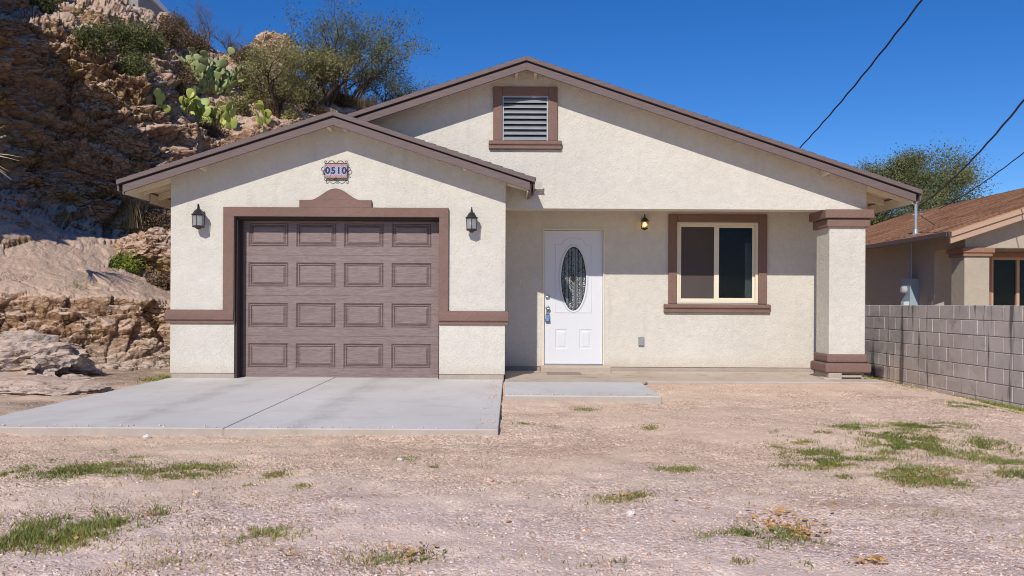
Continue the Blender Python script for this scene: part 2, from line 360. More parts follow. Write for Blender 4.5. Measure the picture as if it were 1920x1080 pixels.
# rock
def rockmat(name, base_a, base_b, ochre, pale, strata=1.0, bmp=1.0, lowk=0.85):
    t = NT(name); p = t.pos; w = t.noise(0.7, 4, 0.6, p)
    z = t.map((0.35,0.35,2.6), p)
    s1 = t.noise(1.6, 6, 0.7, z, 0.5)
    c = t.mix(t.ramp(s1, [(0.35, 0.0), (0.62, 1.0)]), base_a, base_b)
    c = t.mix(t.ramp(t.noise(1.3, 6, 0.72, t.map((0.6,0.6,1.8), p)), [(0.52, 0.0), (0.62, 0.85)]), c, ochre)
    c = t.mix(t.ramp(t.noise(2.7, 6, 0.75, p), [(0.58, 0.0), (0.7, 0.8)]), c, pale)
    c = t.mix(t.ramp(t.noise(9, 5, 0.75, p), [(0.3, 1.0), (0.45, 0.0)]), c, t.mix(1.0, c, (0.5,0.44,0.4), 'MULTIPLY'))
    zh = t.n('ShaderNodeSeparateXYZ', {0: p}).outputs[2]
    low = t.ramp(t.math('ADD', t.math('MULTIPLY', zh, -0.5), t.math('MULTIPLY', t.noise(1.2, 4, 0.6, p), 0.5)), [(0.0, 0.0), (0.2, lowk)])
    c = t.mix(low, c, t.mix(t.noise(1.8, 6, 0.7, p), (0.50,0.37,0.27), (0.76,0.635,0.53)))
    c = t.mix(t.ramp(t.noise(16, 6, 0.8, t.map((1,1,1.8), p)), [(0.36, 1.0), (0.48, 0.0)]), c, t.mix(1.0, c, (0.62,0.54,0.49), 'MULTIPLY'))  # dark specks in the colour stand in for shaded rock cavities
    wv = t.n('ShaderNodeVectorMath', {0: t.map((0.8,0.8,1.7), p), 1: t.n('ShaderNodeVectorMath', {0: t.n('ShaderNodeTexNoise', {'Vector': p, 'Scale': 1.3, 'Detail': 4.0}).outputs['Color'], 1: (0.9,0.9,0.9)}, operation='MULTIPLY').outputs[0]}).outputs[0]
    cr1 = t.ramp(t.vor(1.7, wv, feature='DISTANCE_TO_EDGE'), [(0.0, 1.0), (0.045, 0.0)]); cr2 = t.ramp(t.vor(5.0, wv, feature='DISTANCE_TO_EDGE'), [(0.0, 0.9), (0.06, 0.0)])
    crk = t.math('MULTIPLY', t.math('MAXIMUM', cr1, cr2), t.ramp(t.noise(1.1, 3, 0.6, p), [(0.38, 0.15), (0.6, 1.0)]))
    c = t.mix(crk, c, t.mix(1.0, c, (0.35,0.29,0.26), 'MULTIPLY'))
    # flat-lying surfaces collect pale dust and sand
    nz = t.n('ShaderNodeSeparateXYZ', {0: t.geo.outputs['Normal']}).outputs[2]
    flat = t.ramp(t.math('ADD', nz, t.math('MULTIPLY', t.noise(3, 5, 0.7, p), 0.25)), [(0.60, 0.0), (0.80, 0.92)])
    sand = t.mix(t.noise(2.2, 6, 0.7, p), (0.52,0.375,0.28), (0.70,0.54,0.43))
    sand = t.mix(t.ramp(t.noise(30, 4, 0.7, p), [(0.35, 0.0), (0.6, 1.0)]), t.mix(1.0, sand, (0.72,0.68,0.66), 'MULTIPLY'), sand)
    c = t.mix(flat, c, sand)
    h = t.math('ADD', t.math('MULTIPLY', t.noise(3.5, 8, 0.72, t.map((1,1,2), p)), 1.0), t.math('MULTIPLY', t.vor(9, t.map((0.7,0.7,1.6), p), feature='F1'), 0.35))
    h = t.math('ADD', h, t.math('MULTIPLY', t.noise(45, 4, 0.7, p), 0.12)); h = t.math('SUBTRACT', h, t.math('MULTIPLY', crk, 0.5))
    h = t.math('ADD', h, t.math('MULTIPLY', t.noise(14, 6, 0.78, t.map((1,1,1.7), p)), 0.45))
    return t.fin(c, 0.95, t.bump(h, t.math('SUBTRACT', 1.0*bmp, t.math('MULTIPLY', flat, 0.75)), 0.11), spec=0.1)
M['hill'] = rockmat('hill_rock', (0.40,0.235,0.14), (0.68,0.45,0.295), (0.48,0.33,0.14), (0.62,0.48,0.38))
M['pale'] = rockmat('pale_rock', (0.46,0.38,0.33), (0.64,0.555,0.49), (0.44,0.33,0.24), (0.70,0.64,0.59), bmp=0.7, lowk=0.0)
M['white_rock'] = plain('white_stone', (0.7,0.66,0.62), 0.8)
t = NT('pebble_stone'); oi = t.n('ShaderNodeTexVoronoi', {'Vector': t.pos, 'Scale': 60.0}); so = t.n('ShaderNodeSeparateColor', {0: oi.outputs['Color']})
M['pebble'] = t.fin(t.ramp(so.outputs[0], [(0.0, (0.42,0.25,0.17)), (0.25, (0.62,0.43,0.32)), (0.5, (0.68,0.51,0.43)), (0.8, (0.74,0.59,0.51)), (1.0, (0.80,0.69,0.61))]), 0.9, t.bump(t.noise(90), 0.4, 0.004), spec=0.2)
# shingles
def shingle(name, a, b, cc):
    t = NT(name); v = t.n('ShaderNodeTexVoronoi', {'Vector': t.map((1.6,4.2,1.6), t.pos), 'Scale': 1.6}); s_ = t.n('ShaderNodeSeparateColor', {0: v.outputs['Color']})
    c = t.ramp(s_.outputs[0], [(0.0, a), (0.5, b), (1.0, cc)])
    c = t.mix(t.noise(120, 2, 0.6, t.pos), t.mix(1.0, c, (0.75,0.75,0.75), 'MULTIPLY'), t.mix(1.0, c, (1.2,1.2,1.2), 'MULTIPLY'))
    return t.fin(c, 0.95, t.bump(t.noise(150, 2, 0.6, t.pos), 0.5, 0.004), spec=0.15)
M['shingle'] = shingle('dark_shingles', (0.06,0.045,0.045), (0.10,0.075,0.07), (0.14,0.10,0.095))
M['shingle2'] = shingle('rust_shingles', (0.25,0.12,0.062), (0.38,0.19,0.098), (0.52,0.285,0.165))
M['nstucco'] = stucco('tan_stucco', (0.46,0.395,0.31), 0.7)
M['ntrim'] = stucco('rust_trim_stucco', (0.33,0.185,0.125), 0.7)
M['nfascia'] = wood('tan_fascia', (0.46,0.31,0.215), 0.1)
M['ngutter'] = plain('brown_gutter', (0.11,0.07,0.06), 0.5)
# block wall
t = NT('concrete_block'); p = t.pos
v = t.n('ShaderNodeTexVoronoi', {'Vector': t.map((0.01,2.5,5), p), 'Scale': 1.0}); s_ = t.n('ShaderNodeSeparateColor', {0: v.outputs['Color']})
c = t.mix(s_.outputs[0], (0.41,0.375,0.36), (0.52,0.48,0.465)); c = t.mix(t.ramp(t.noise(1.4, 5, 0.65, p), [(0.4, 0.0), (0.7, 0.7)]), c, (0.62,0.55,0.51))
st = t.ramp(t.noise(1.0, 4, 0.6, t.map((1,4.5,0.45), p)), [(0.575, 0.0), (0.64, 0.85)])
c = t.mix(st, c, (0.10,0.09,0.085)); c = t.mix(t.ramp(t.noise(3, 5, 0.7, p), [(0.6, 0.0), (0.75, 0.5)]), c, (0.16,0.14,0.13))
M['block'] = t.fin(c, 0.92, t.bump(t.math('ADD', t.noise(70, 4, 0.7, p), t.noise(12, 4, 0.7, p)), 0.7, 0.006), spec=0.15)
M['mortar'] = plain('mortar', (0.27,0.235,0.21), 0.95, var=0.15, sc_=20)
# plants
M['grass'] = leafmat('green_grass', (0.095,0.15,0.028), (0.26,0.29,0.08), 2.2)
M['drygrass'] = leafmat('dry_grass', (0.28,0.20,0.095), (0.46,0.36,0.20), 2.0)
M['weed'] = leafmat('brown_weed', (0.10,0.065,0.045), (0.20,0.14,0.09), 3.0)
M['mesq'] = leafmat('mesquite_leaves', (0.17,0.165,0.07), (0.30,0.275,0.135), 1.2)
M['mesq2'] = leafmat('grey_green_leaves', (0.085,0.10,0.045), (0.18,0.19,0.085), 1.2)
M['bushgreen'] = leafmat('bright_bush', (0.11,0.155,0.03), (0.28,0.32,0.06), 3.0)
M['darkleaf'] = leafmat('dark_bush', (0.075,0.09,0.035), (0.17,0.175,0.075), 1.5)
M['bark'] = wood('bark', (0.075,0.055,0.045), 0.35, (1,1,2), 0.9, 0.8)
M['twig'] = wood('grey_twig', (0.16,0.125,0.105), 0.3, (1,1,2), 0.9, 0.4)
t = NT('cactus_pad'); g = t.noise(1.1, 3, 0.6, t.pos); sp = t.ramp(t.vor(17), [(0.05, 1.0), (0.11, 0.0)])
c = t.mix(t.ramp(g, [(0.35, 0.0), (0.65, 1.0)]), (0.17,0.23,0.09), (0.40,0.44,0.19)); M['pad_c'] = t.fin(t.mix(sp, c, (0.5,0.45,0.3)), 0.5, spec=0.4)
M['agave'] = leafmat('agave_leaf', (0.38,0.36,0.30), (0.55,0.52,0.45), 3.0)
M['leafy'] = leafmat('fallen_leaf', (0.42,0.23,0.09), (0.58,0.38,0.17), 5.0)
M['mat'] = wood('door_mat_fibre', (0.30,0.235,0.19), 0.2, (20,20,1))

# ------------------------------------------------------------------ ground
def gz(x, y):
    x = np.asarray(x, float); y = np.asarray(y, float)
    z = np.full(x.shape, -0.035)
    z = z - 0.02*np.clip((9.5-y)/3.0, 0, 1)
    z = z - 0.29*np.clip((x-4.9)/1.8, 0, 1)**1.2*np.clip((y-5)/4, 0, 1)
    z = z - 0.0*x
    return z
def axis(lo, a, b, hi, step, k):
    g = lambda n: np.cumsum(step*1.28**np.arange(1, n))
    out = g(k); L = a - out[out < a-lo][::-1]; R = b + out[out < hi-b]
    return np.concatenate([[lo], L, np.arange(a, b, step), [b], R, [hi]])
xs = axis(-600, -8.5, 7.5, 600, 0.045, 60); ys = axis(-60, 2.6, 15.0, 1500, 0.045, 60)
X, Y = np.meshgrid(xs, ys); Z = gz(X, Y); p3 = np.stack([X.ravel(), Y.ravel(), np.zeros(X.size)], 1)
msk = ((X > -9) & (X < 8) & (Y > 2.2) & (Y < 15.5)).ravel()
dn = np.zeros(X.size); q = p3[msk]
dn[msk] = 0.022*fbm(q*1.1, 4, 3) + 0.010*fbm(q*7, 3, 5) + 0.005*fbm(q*24, 2, 8)
Z = Z + dn.reshape(X.shape)
Z = np.where((X > -4.7) & (X < 5.5) & (Y > 10.8), np.minimum(Z, -0.03), Z)
Z = np.where((X > -4.45) & (X < -0.1) & (Y > 7.1), np.minimum(Z, -0.07), Z)
nx, ny = len(xs), len(ys); idx = np.arange(nx*ny).reshape(ny, nx)
F = np.stack([idx[:-1,:-1].ravel(), idx[:-1,1:].ravel(), idx[1:,1:].ravel(), idx[1:,:-1].ravel()], 1)
me = np_mesh('ground', np.stack([X.ravel(), Y.ravel(), Z.ravel()], 1), F, True)
ground = link_mesh('ground', me, M['ground']); tag(ground, kind='structure')
GB = BVHTree.FromPolygons([tuple(v) for v in np.stack([X.ravel(), Y.ravel(), Z.ravel()], 1)[:]], [tuple(f) for f in F]) if False else None
def gzs(x, y): 
    q = np.array([[x, y, 0.0]]); return float(gz(x, y) + 0.022*fbm(q*1.1, 4, 3)[0] + 0.010*fbm(q*7, 3, 5)[0])

# slabs
m = MB(); m.prism_z([(-4.52,11.78),(-4.50,6.93),(-2.285,6.93),(-2.335,11.78)], -0.16, 0.0); a = m
m.prism_z([(-2.275,6.93),(-0.05,6.93),(-0.02,11.78),(-2.325,11.78)], -0.16, 0.0)
m.prism_z([(-2.288,6.935),(-2.272,6.935),(-2.322,11.78),(-2.338,11.78)], -0.16, -0.005)
tag(m.build('driveway', M['drive'], origin=(-2.3,9.3,0), bevel=0.012), kind='structure')
m = MB(); m.prism_z([(0.0,10.88),(0.0,9.25),(1.70,9.22),(1.74,10.88)], -0.12, 0.03)
tag(m.build('front_path', M['pad'], origin=(0.8,10,0), bevel=0.012), kind='structure')
m = MB(); m.prism_z([(0.0,13.1),(0.0,10.89),(1.75,10.89),(1.9,11.35),(5.1,11.45),(5.15,13.1)], -0.14, 0.0)
tag(m.build('porch_slab', M['slab'], origin=(2.5,12,0), bevel=0.015), kind='structure')

# ------------------------------------------------------------------ house
H = thing('house', 'cream stucco house with a brown garage door, white front door and covered porch', 'house', (0.27, 11.5, 0))
YG, YP, YD, YGD = 11.5, 11.9, 13.1, 11.72          # garage wall, gable wall, door wall, garage door planes
XL, XR = -4.51, 5.03
gT = lambda x: 3.53 - 0.325*abs(x+2.255)            # top line of garage roof
mT = lambda x: 4.37 - 0.333*abs(x-0.27)             # top line of main roof
def wall_cols(m, xb, zb, top, holes, y0, y1, drop=0.0):
    xb = sorted(set(xb))
    for a, b in zip(xb[:-1], xb[1:]):
        segs = []; z = zb; mid = (a+b)/2
        for (hx0, hx1, hz0, hz1) in sorted(holes, key=lambda h: h[2]):
            if hx0 <= mid <= hx1:
                if hz0 > z: segs.append((z, hz0))
                z = hz1
        for (s0, s1) in segs: m.prism([(a,s0),(b,s0),(b,s1),(a,s1)], y0, y1)
        m.prism([(a,z),(b,z),(b,top(b)-drop),(a,top(a)-drop)], y0, y1)
    return m
# garage front wall
GDX0, GDX1, GDZ = -3.65, -0.885, 2.185
m = MB(); wall_cols(m, [XL, GDX0, -2.255, GDX1, 0.0], 0.07, gT, [(GDX0, GDX1, 0.07, GDZ)], YG, YG+0.15, 0.07)
m.box(XL, XL+0.15, YG+0.15, 22, 0.07, 2.6); m.box(-0.15, 0.0, YG+0.15, YD-0.002, 0.07, 2.62)
m.build('garage_wall', M['stucco'], H)
# gable wall
m = MB(); VX0, VX1, VZ0, VZ1 = -0.05, 0.585, 3.295, 3.92
wall_cols(m, [XL+0.02, VX0, 0.27, VX1, XR], 2.356, mT, [(VX0, VX1, VZ0, VZ1)], YP, YP+0.28, 0.07)
m.box(XR-0.28, XR, YP+0.28, YD, 2.357, 2.70)
m.build('gable_wall', M['stucco'], H, bevel=0)
# porch wall with door and window openings
DX0, DX1, DZ0, DZ1 = 0.575, 1.525, 0.085, 2.185
WX0, WX1, WZ0, WZ1 = 2.63, 3.88, 1.05, 2.29
m = MB(); wall_cols(m, [0.0, DX0, DX1, WX0, WX1, XR], 0.065, lambda x: 2.75, [(DX0, DX1, 0.065, DZ1), (WX0, WX1, WZ0, WZ1)], YD, YD+0.2)
m.build('porch_wall', M['stucco'], H)
m = MB(); m.box(0.0, XR-0.28, YP+0.28, YD, 2.62, 2.66); m.build('porch_ceiling', M['cream'], H)
m = MB(); m.box(XR-0.2, XR, YD+0.2, 22, 0.065, 2.7); m.box(XL+0.15, XR-0.2, 21.8, 22, 0.065, 2.7)
m.prism([(XL+0.15,2.7),(XR-0.2,2.7),(0.27,4.25)], 21.8, 22)
m.build('side_wall', M['stucco'], H)
# foundation
m = MB(); m.box(XL+0.012, GDX0-0.0, YG+0.012, YG+0.14, -0.2, 0.068); m.box(GDX1, -0.012, YG+0.012, YG+0.14, -0.2, 0.068)
m.box(XL+0.012, XL+0.14, YG+0.14, 22, -0.2, 0.068); m.box(-0.14, -0.012, YG+0.14, YD-0.01, -0.2, 0.068)
m.box(0.0, 0.54, YD+0.014, YD+0.18, -0.2, 0.063); m.box(1.56, XR-0.012, YD+0.014, YD+0.18, -0.2, 0.063)
m.box(XR-0.19, XR-0.012, YD+0.18, 22, -0.2, 0.063)
m.build('foundation', M['stem'], H, bevel=0.006)
# garage door trim with bell shaped crown
def bell(u): return 0.5*(1+math.cos(math.pi*u)) if abs(u) < 1 else 0.0
m = MB(); ox0, ox1, oz = -3.79, -0.765, 2.305
m.box(ox0, GDX0+0.005, YG-0.05, YG, 0.90, GDZ-0.005); m.box(GDX1-0.005, ox1, YG-0.05, YG, 0.90, GDZ-0.005)
poly = [(ox0,GDZ-0.005),(ox1,GDZ-0.005),(ox1,oz),(-1.80,oz),(-1.80,oz+0.10)]
cx = -2.285; hw = 0.33
for k in range(0, 21):
    u = 1-2*k/20; poly.append((cx+u*hw, oz+0.10+0.155*bell(u)**0.85))
poly += [(-2.77,oz+0.10),(-2.77,oz)] + [(ox0,oz)]
n_ = len(poly)
# split crown into convex strips
m.box(ox0, ox1, YG-0.05, YG, GDZ-0.005, oz); m.box(-2.77, -1.80, YG-0.05, YG, oz-0.0, oz+0.10)
top = [(cx+(1-2*k/20)*hw, oz+0.10+0.155*bell(1-2*k/20)**0.85) for k in range(21)]
m.prism([(cx-hw, oz+0.0995), (cx+hw, oz+0.0995)] + top[1:-1], YG-0.05, YG)
m.build('garage_door_trim', M['trim'], H, bevel=0.012)
# belly band
for (a, b, sides) in ((XL, GDX0+0.005, 'l'), (GDX1-0.005, 0.0, 'r')):
    m = MB(); z0, z1 = 0.735, 0.925
    e0 = a-0.055 if sides == 'l' else a; e1 = b+0.05 if sides == 'r' else b
    prof = [(YG, z1), (YG-0.055, z1-0.01), (YG-0.062, z1-0.06), (YG-0.058, z0+0.055), (YG-0.028, z0+0.04), (YG-0.03, z0), (YG, z0)]
    m.prism_x(prof, e0, e1)
    if sides == 'r': m.box(0.0, 0.05, YG, YG+0.35, z0, z1)
    else: m.box(XL-0.055, XL, YG, YG+0.35, z0, z1)
    m.build('belly_band', M['trim'], H, bevel=0.01)
# garage door frame (dark jambs) and door sections
m = MB(); m.box(GDX0-0.12, GDX0-0.001, YG+0.151, YGD+0.08, 0.0, GDZ+0.1); m.box(GDX1+0.001, GDX1+0.12, YG+0.151, YGD+0.08, 0.0, GDZ+0.1)
m.box(GDX0-0.1, GDX1+0.1, YG+0.152, YGD+0.08, GDZ+0.001, GDZ+0.1)
m.box(GDX0, GDX0+0.035, YG+0.02, YG+0.15, 0.0, GDZ); m.box(GDX1-0.012, GDX1, YG+0.02, YG+0.15, 0.0, GDZ); m.box(GDX0+0.035, GDX1-0.012, YG+0.02, YG+0.15, GDZ-0.03, GDZ)
m.box(GDX0+0.0, GDX0+0.06, YG+0.15, YGD-0.03, 0.0, GDZ+0.0)
m.box(GDX0+0.06, GDX1-0.005, YG+0.15, YGD-0.03, GDZ-0.045, GDZ)
m.build('garage_door_frame', M['jamb'], H, bevel=0.004)
m = MB(); m.box(GDX0, GDX1, YGD+0.03, YGD+0.06, 0.0, 2.24); gd = m.build('garage_door', M['gdoor'], H, label='brown raised panel sectional garage door')
gcols = [-3.253, -2.597, -1.941, -1.285]; pw, ph = 0.275, 0.172
for k in range(4):
    z0 = 0.012+0.555*k; z1 = z0+0.5525; zc = 0.293+0.555*k
    m = MB(); xb = [GDX0+0.005] + sum([[c-pw, c+pw] for c in gcols], []) + [GDX1-0.005]; zb = [z0, zc-ph, zc+ph, z1]; y = YGD
    for i in range(len(xb)-1):
        for j in range(3):
            x0, x1, a0, a1 = xb[i], xb[i+1], zb[j], zb[j+1]
            if i % 2 == 1 and j == 1:
                rings = [(0,0),(0.020,0.024),(0.026,0.010),(0.036,0.010),(0.040,0.026),(0.072,0.002)]
                b = len(m.v)
                for (ins, d) in rings: m.v += [(x0+ins,y+d,a0+ins),(x1-ins,y+d,a0+ins),(x1-ins,y+d,a1-ins),(x0+ins,y+d,a1-ins)]
                for r in range(len(rings)-1):
                    for e in range(4):
                        m.f.append((b+4*r+e, b+4*r+(e+1)%4, b+4*r+4+(e+1)%4, b+4*r+4+e)); m.m.append(0)
                r = len(rings)-1; m.f.append((b+4*r, b+4*r+1, b+4*r+2, b+4*r+3)); m.m.append(0)
            else: m.add([(x0,y,a0),(x1,y,a0),(x1,y,a1),(x0,y,a1)], [(0,1,2,3)])
    x0, x1 = xb[0], xb[-1]
    m.add([(x0,y,z0),(x1,y,z0),(x1,y+0.03,z0),(x0,y+0.03,z0)], [(3,2,1,0)]); m.add([(x0,y,z1),(x1,y,z1),(x1,y+0.03,z1-0.004),(x0,y+0.03,z1-0.004)], [(0,1,2,3)])
    me = bpy.data.meshes.new('door_section'); me.from_pydata(m.v, [], m.f); me.update()
    bm = bmesh.new(); bm.from_mesh(me); bmesh.ops.remove_doubles(bm, verts=bm.verts, dist=1e-5)
    bmesh.ops.recalc_face_normals(bm, faces=bm.faces)
    f0 = max(bm.faces, key=lambda f: abs(f.normal.y)*f.calc_area())
    if f0.normal.y > 0: bmesh.ops.reverse_faces(bm, faces=bm.faces)
    bm.to_mesh(me); bm.free()
    link_mesh('door_section', me, M['gdoor'], gd)
m = MB(); m.box(GDX0+0.01, GDX1-0.01, YGD-0.012, YGD+0.02, 0.001, 0.014); m.build('weather_strip', plain('strip_paint', (0.26,0.19,0.18), 0.6), gd)

# roofs
def roof_side(par, T, xa, xe, y0, y1, mats, shingles=True, e=0.145, fasc=True):
    """one slope from ridge xa to eave xe (top line T), from y0 to y1"""
    sgn = 1 if xe > xa else -1; L = abs(xe-xa)
    m = MB(); m.prism([(xa,T(xa)-0.022),(xe,T(xe)-0.022),(xe,T(xe)-0.06),(xa,T(xa)-0.06)], y0+0.035, y1); m.build('roof_deck', mats['deck'], par)
    m = MB(); n = int(L/e)+1; k = 0; rr = random.Random(int(abs(xa*100+xe*10+y0)))
    for i in range(n):
        x_lo = xe + sgn*0.012 - sgn*e*i; x_hi = x_lo - sgn*(e+0.03)
        if (x_hi-xa)*sgn < 0: x_hi = xa
        if (x_lo-xa)*sgn <= 0: break
        j = rr.uniform(-0.006, 0.006)
        m.prism([(x_lo,T(x_lo)-0.018),(x_lo,T(x_lo)+0.002),(x_hi,T(x_hi)-0.009),(x_hi,T(x_hi)-0.021)], y0-0.008+j*0.6, y1)
    m.build('roof_shingles', mats['shingle'], par)
def rake(par, T, xa, xe, y0, mats, flatend=True):
    m = MB(); m.prism([(xa,T(xa)-0.010),(xe,T(xe)-0.010),(xe,T(xe)-0.068),(xa,T(xa)-0.068)], y0-0.03, y0+0.006)
    xf = xe - (0.03 if xe > xa else -0.03)
    m.prism([(xa,T(xa)-0.05),(xf,T(xf)-0.05),(xf,T(xf)-0.0925),(xa,T(xa)-0.0925)], y0+0.009, y0+0.033, 1)  # near-black fill strip paints in the shade of the slot between boards
    xi = xe - (0.07 if xe > xa else -0.07)
    m.prism([(xa,T(xa)-0.089),(xi,T(xi)-0.089),(xi,T(xi)-0.188),(xa,T(xa)-0.188)], y0+0.004, y0+0.038)
    return m.build('rake_board', [mats['fascia'], M['dark']], par, bevel=0.002)
def eave(par, T, xe, sgn, y0, y1, mats):
    z = T(xe); m = MB(); m.box(*sorted((xe, xe-sgn*0.022)), y0+0.007, y1, z-0.15, z-0.023)
    m.box(*sorted((xe-sgn*0.055, xe-sgn*0.09)), y0+0.0385, y1, z-0.19, z-0.045)
    m.box(*sorted((xe-sgn*0.091, xe-sgn*0.10)), y0+0.04, y1, z-0.188, z-0.06, 1)
    return m.build('eave_fascia', [mats['fascia'], M['cream']], par)
RM = {'deck': M['cream'], 'shingle': M['shingle'], 'fascia': M['fascia']}
def beams(par, T, xw, xe, yl, mat):                    # rafter tails under a side eave
    for y in yl:
        xe2 = xe - (0.1 if xe > xw else -0.1)
        m = MB(); m.prism([(xw,T(xw)-0.062),(xe2,T(xe2)-0.062),(xe2,T(xe2)-0.15),(xw,T(xw)-0.165)], y, y+0.045); m.build('rafter_tail', mat, par)
def lookout(par, T, x, y0, y1, mat):
    m = MB(); z = T(x)-0.064; m.prism_x([(y0,z),(y1,z),(y1,z-0.10),(y0,z-0.085)], x-0.022, x+0.022); m.build('lookout', mat, par)
yg0, ym0 = 11.12, 11.5
grf = MB(); 
roof_side(H, gT, -2.255, -5.065, yg0, YP-0.004, RM); roof_side(H, gT, -2.255, 0.385, yg0, YP-0.004, RM)
rake(H, gT, -2.255, -5.065, yg0, RM); rake(H, gT, -2.255, 0.385, yg0, RM)
eave(H, gT, -5.065, -1, yg0, YP, RM); eave(H, gT, 0.385, 1, yg0, YP-0.01, RM)
beams(H, gT, XL, -5.065, [11.5, 11.72], M['cream']); beams(H, mT, XL, -5.065, [12.2,12.8,13.4,14.0,14.6,15.2,15.8,17,18,19,20], M['cream'])
beams(H, gT, 0.0, 0.385, [11.55], M['cream'])
for x in (-4.04, -2.255-0.10, -2.255+0.10, -0.55): lookout(H, gT, x, yg0+0.04, YG, M['cream'])
roof_side(H, mT, 0.27, 5.605, ym0, 22.4, RM); roof_side(H, mT, 0.27, -2.26, ym0, 22.4, RM)
roof_side(H, lambda x: mT(x), -2.262, -5.065, YP+0.003, 22.4, RM)
rake(H, mT, 0.27, 5.605, ym0, RM); rake(H, mT, 0.27, -2.2, ym0, RM)
eave(H, mT, 5.605, 1, ym0, 22.4, RM); eave(H, mT, -5.065, -1, YP+0.01, 22.4, RM)
beams(H, mT, XR, 5.605, [11.86,12.4,12.95,13.5,14.1,14.7,15.3,16,17,18,19,20,21], M['cream'])
for x in (0.27-0.13, 0.27+0.13, 4.42): lookout(H, mT, x, ym0+0.04, YP, M['cream'])
# attic vent
m = MB(); tx0, tx1, tz1 = -0.18, 0.715, 4.045
m.box(tx0, VX0, YP-0.045, YP, 3.295, tz1); m.box(VX1, tx1, YP-0.045, YP, 3.295, tz1); m.box(VX0, VX1, YP-0.045, YP, VZ1, tz1)
vt = m.build('vent_trim', M['trim'], H, bevel=0.010)
m = MB(); m.prism_x([(YP,3.295),(YP-0.075,3.29),(YP-0.08,3.235),(YP-0.055,3.225),(YP-0.06,3.175),(YP,3.17)], tx0-0.06, tx1+0.06); m.build('vent_sill', M['trim'], H, bevel=0.012)
m = MB(); m.box(VX0, VX0+0.018, YP-0.02, YP+0.05, VZ0, VZ1); m.box(VX1-0.018, VX1, YP-0.02, YP+0.05, VZ0, VZ1); m.box(VX0+0.018, VX1-0.018, YP-0.02, YP+0.05, VZ1-0.02, VZ1)
m.box(VX0, VX1, YP+0.12, YP+0.13, VZ0, VZ1, 1)
vent = m.build('attic_vent', [M['galv'], M['dark']], H)
for k in range(8):
    z = VZ0+0.012+k*0.074; m = MB(); m.prism_x([(YP-0.02,z),(YP-0.022,z+0.014),(YP+0.05,z+0.072),(YP+0.056,z+0.068),(YP-0.010,z+0.006)], VX0+0.019, VX1-0.019); m.build('louvre_slat', M['galv'], vent)
# pillar
PX0, PX1, PY1 = 4.52, 5.03, 12.40
m = MB(); m.box(PX0, PX1-0.003, YP+0.003, PY1, 0.20, 2.2); pil = m.build('porch_pillar', M['stucco'], H, bevel=0.012)
def ring(z0, z1, o): m.box(PX0-o, PX1+o, YP-o, PY1+o, z0, z1)
m = MB(); ring(2.235, 2.358, 0.085); ring(2.115, 2.232, 0.045); m.build('pillar_capital', M['trim'], pil, bevel=0.016, seg=3)
m = MB(); ring(0.225, 0.345, 0.03); ring(0.085, 0.222, 0.065); m.build('pillar_base', M['trim'], pil, bevel=0.03, seg=3)
m = MB(); m.box(PX0-0.02, PX0+0.17, YP-0.05, PY1, -0.05, 0.084); m.box(PX0+0.17, PX1, YP+0.04, PY1, -0.08, 0.084); m.box(PX0-0.10, PX0+0.14, YP-0.10, YP+0.15, -0.06, 0.02)
m.box(PX0+0.12, PX1-0.05, YP-0.03, YP+0.1, 0.02, 0.05)
m.build('pillar_footing', M['slab'], pil, bevel=0.02)
# window
m = MB(); m.box(2.50, WX0, YD-0.045, YD, 1.035, 2.41); m.box(WX1, 4.01, YD-0.045, YD, 1.035, 2.41); m.box(WX0, WX1, YD-0.045, YD, WZ1, 2.41)
m.build('window_trim', M['trim'], H, bevel=0.012)
m = MB(); m.prism_x([(YD,1.035),(YD-0.085,1.03),(YD-0.09,0.975),(YD-0.055,0.965),(YD-0.055,0.90),(YD,0.90)], 2.43, 4.06); m.build('window_sill', M['trim'], H, bevel=0.014)
m = MB(); fw = 0.042; y0, y1 = YD-0.012, YD+0.07
m.box(WX0, WX0+fw, y0, y1, WZ0, WZ1); m.box(WX1-fw, WX1, y0, y1, WZ0, WZ1); m.box(WX0+fw, WX1-fw, y0, y1, WZ1-fw, WZ1); m.box(WX0+fw, WX1-fw, y0, y1, WZ0, WZ0+fw)
wf = m.build('window', M['vinyl'], H, bevel=0.005, label='sliding window in a beige frame')
mx = 3.235; 
m = MB()
for (a, b, yy0) in ((WX0+fw, mx+0.015, YD+0.005), (mx-0.0, WX1-fw, YD+0.03)):
    s = 0.028 if a < 3 else 0.038
    m.box(a, a+s, yy0, yy0+0.025, WZ0+fw, WZ1-fw); m.box(b-s, b, yy0, yy0+0.025, WZ0+fw, WZ1-fw); m.box(a+s, b-s, yy0, yy0+0.025, WZ1-fw-s, WZ1-fw); m.box(a+s, b-s, yy0, yy0+0.025, WZ0+fw, WZ0+fw+s)
m.box(mx-0.03, mx+0.045, YD-0.002, YD+0.02, WZ0+fw, WZ1-fw)
m.build('sash_frame', M['vinyl'], wf, bevel=0.003)
m = MB(); m.box(WX0+fw+0.028, mx-0.03, YD+0.014, YD+0.018, WZ0+fw+0.028, WZ1-fw-0.028); m.build('insect_screen', M['screen'], wf)
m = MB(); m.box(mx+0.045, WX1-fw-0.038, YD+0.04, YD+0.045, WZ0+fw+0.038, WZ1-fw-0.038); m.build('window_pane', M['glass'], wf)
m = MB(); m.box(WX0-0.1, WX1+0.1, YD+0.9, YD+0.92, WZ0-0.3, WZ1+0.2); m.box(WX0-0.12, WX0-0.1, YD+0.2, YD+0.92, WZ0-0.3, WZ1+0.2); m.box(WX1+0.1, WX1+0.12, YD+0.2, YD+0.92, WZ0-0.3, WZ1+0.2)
m.build('room_wall', plain('room_paint', (0.06,0.06,0.065), 0.9), wf)
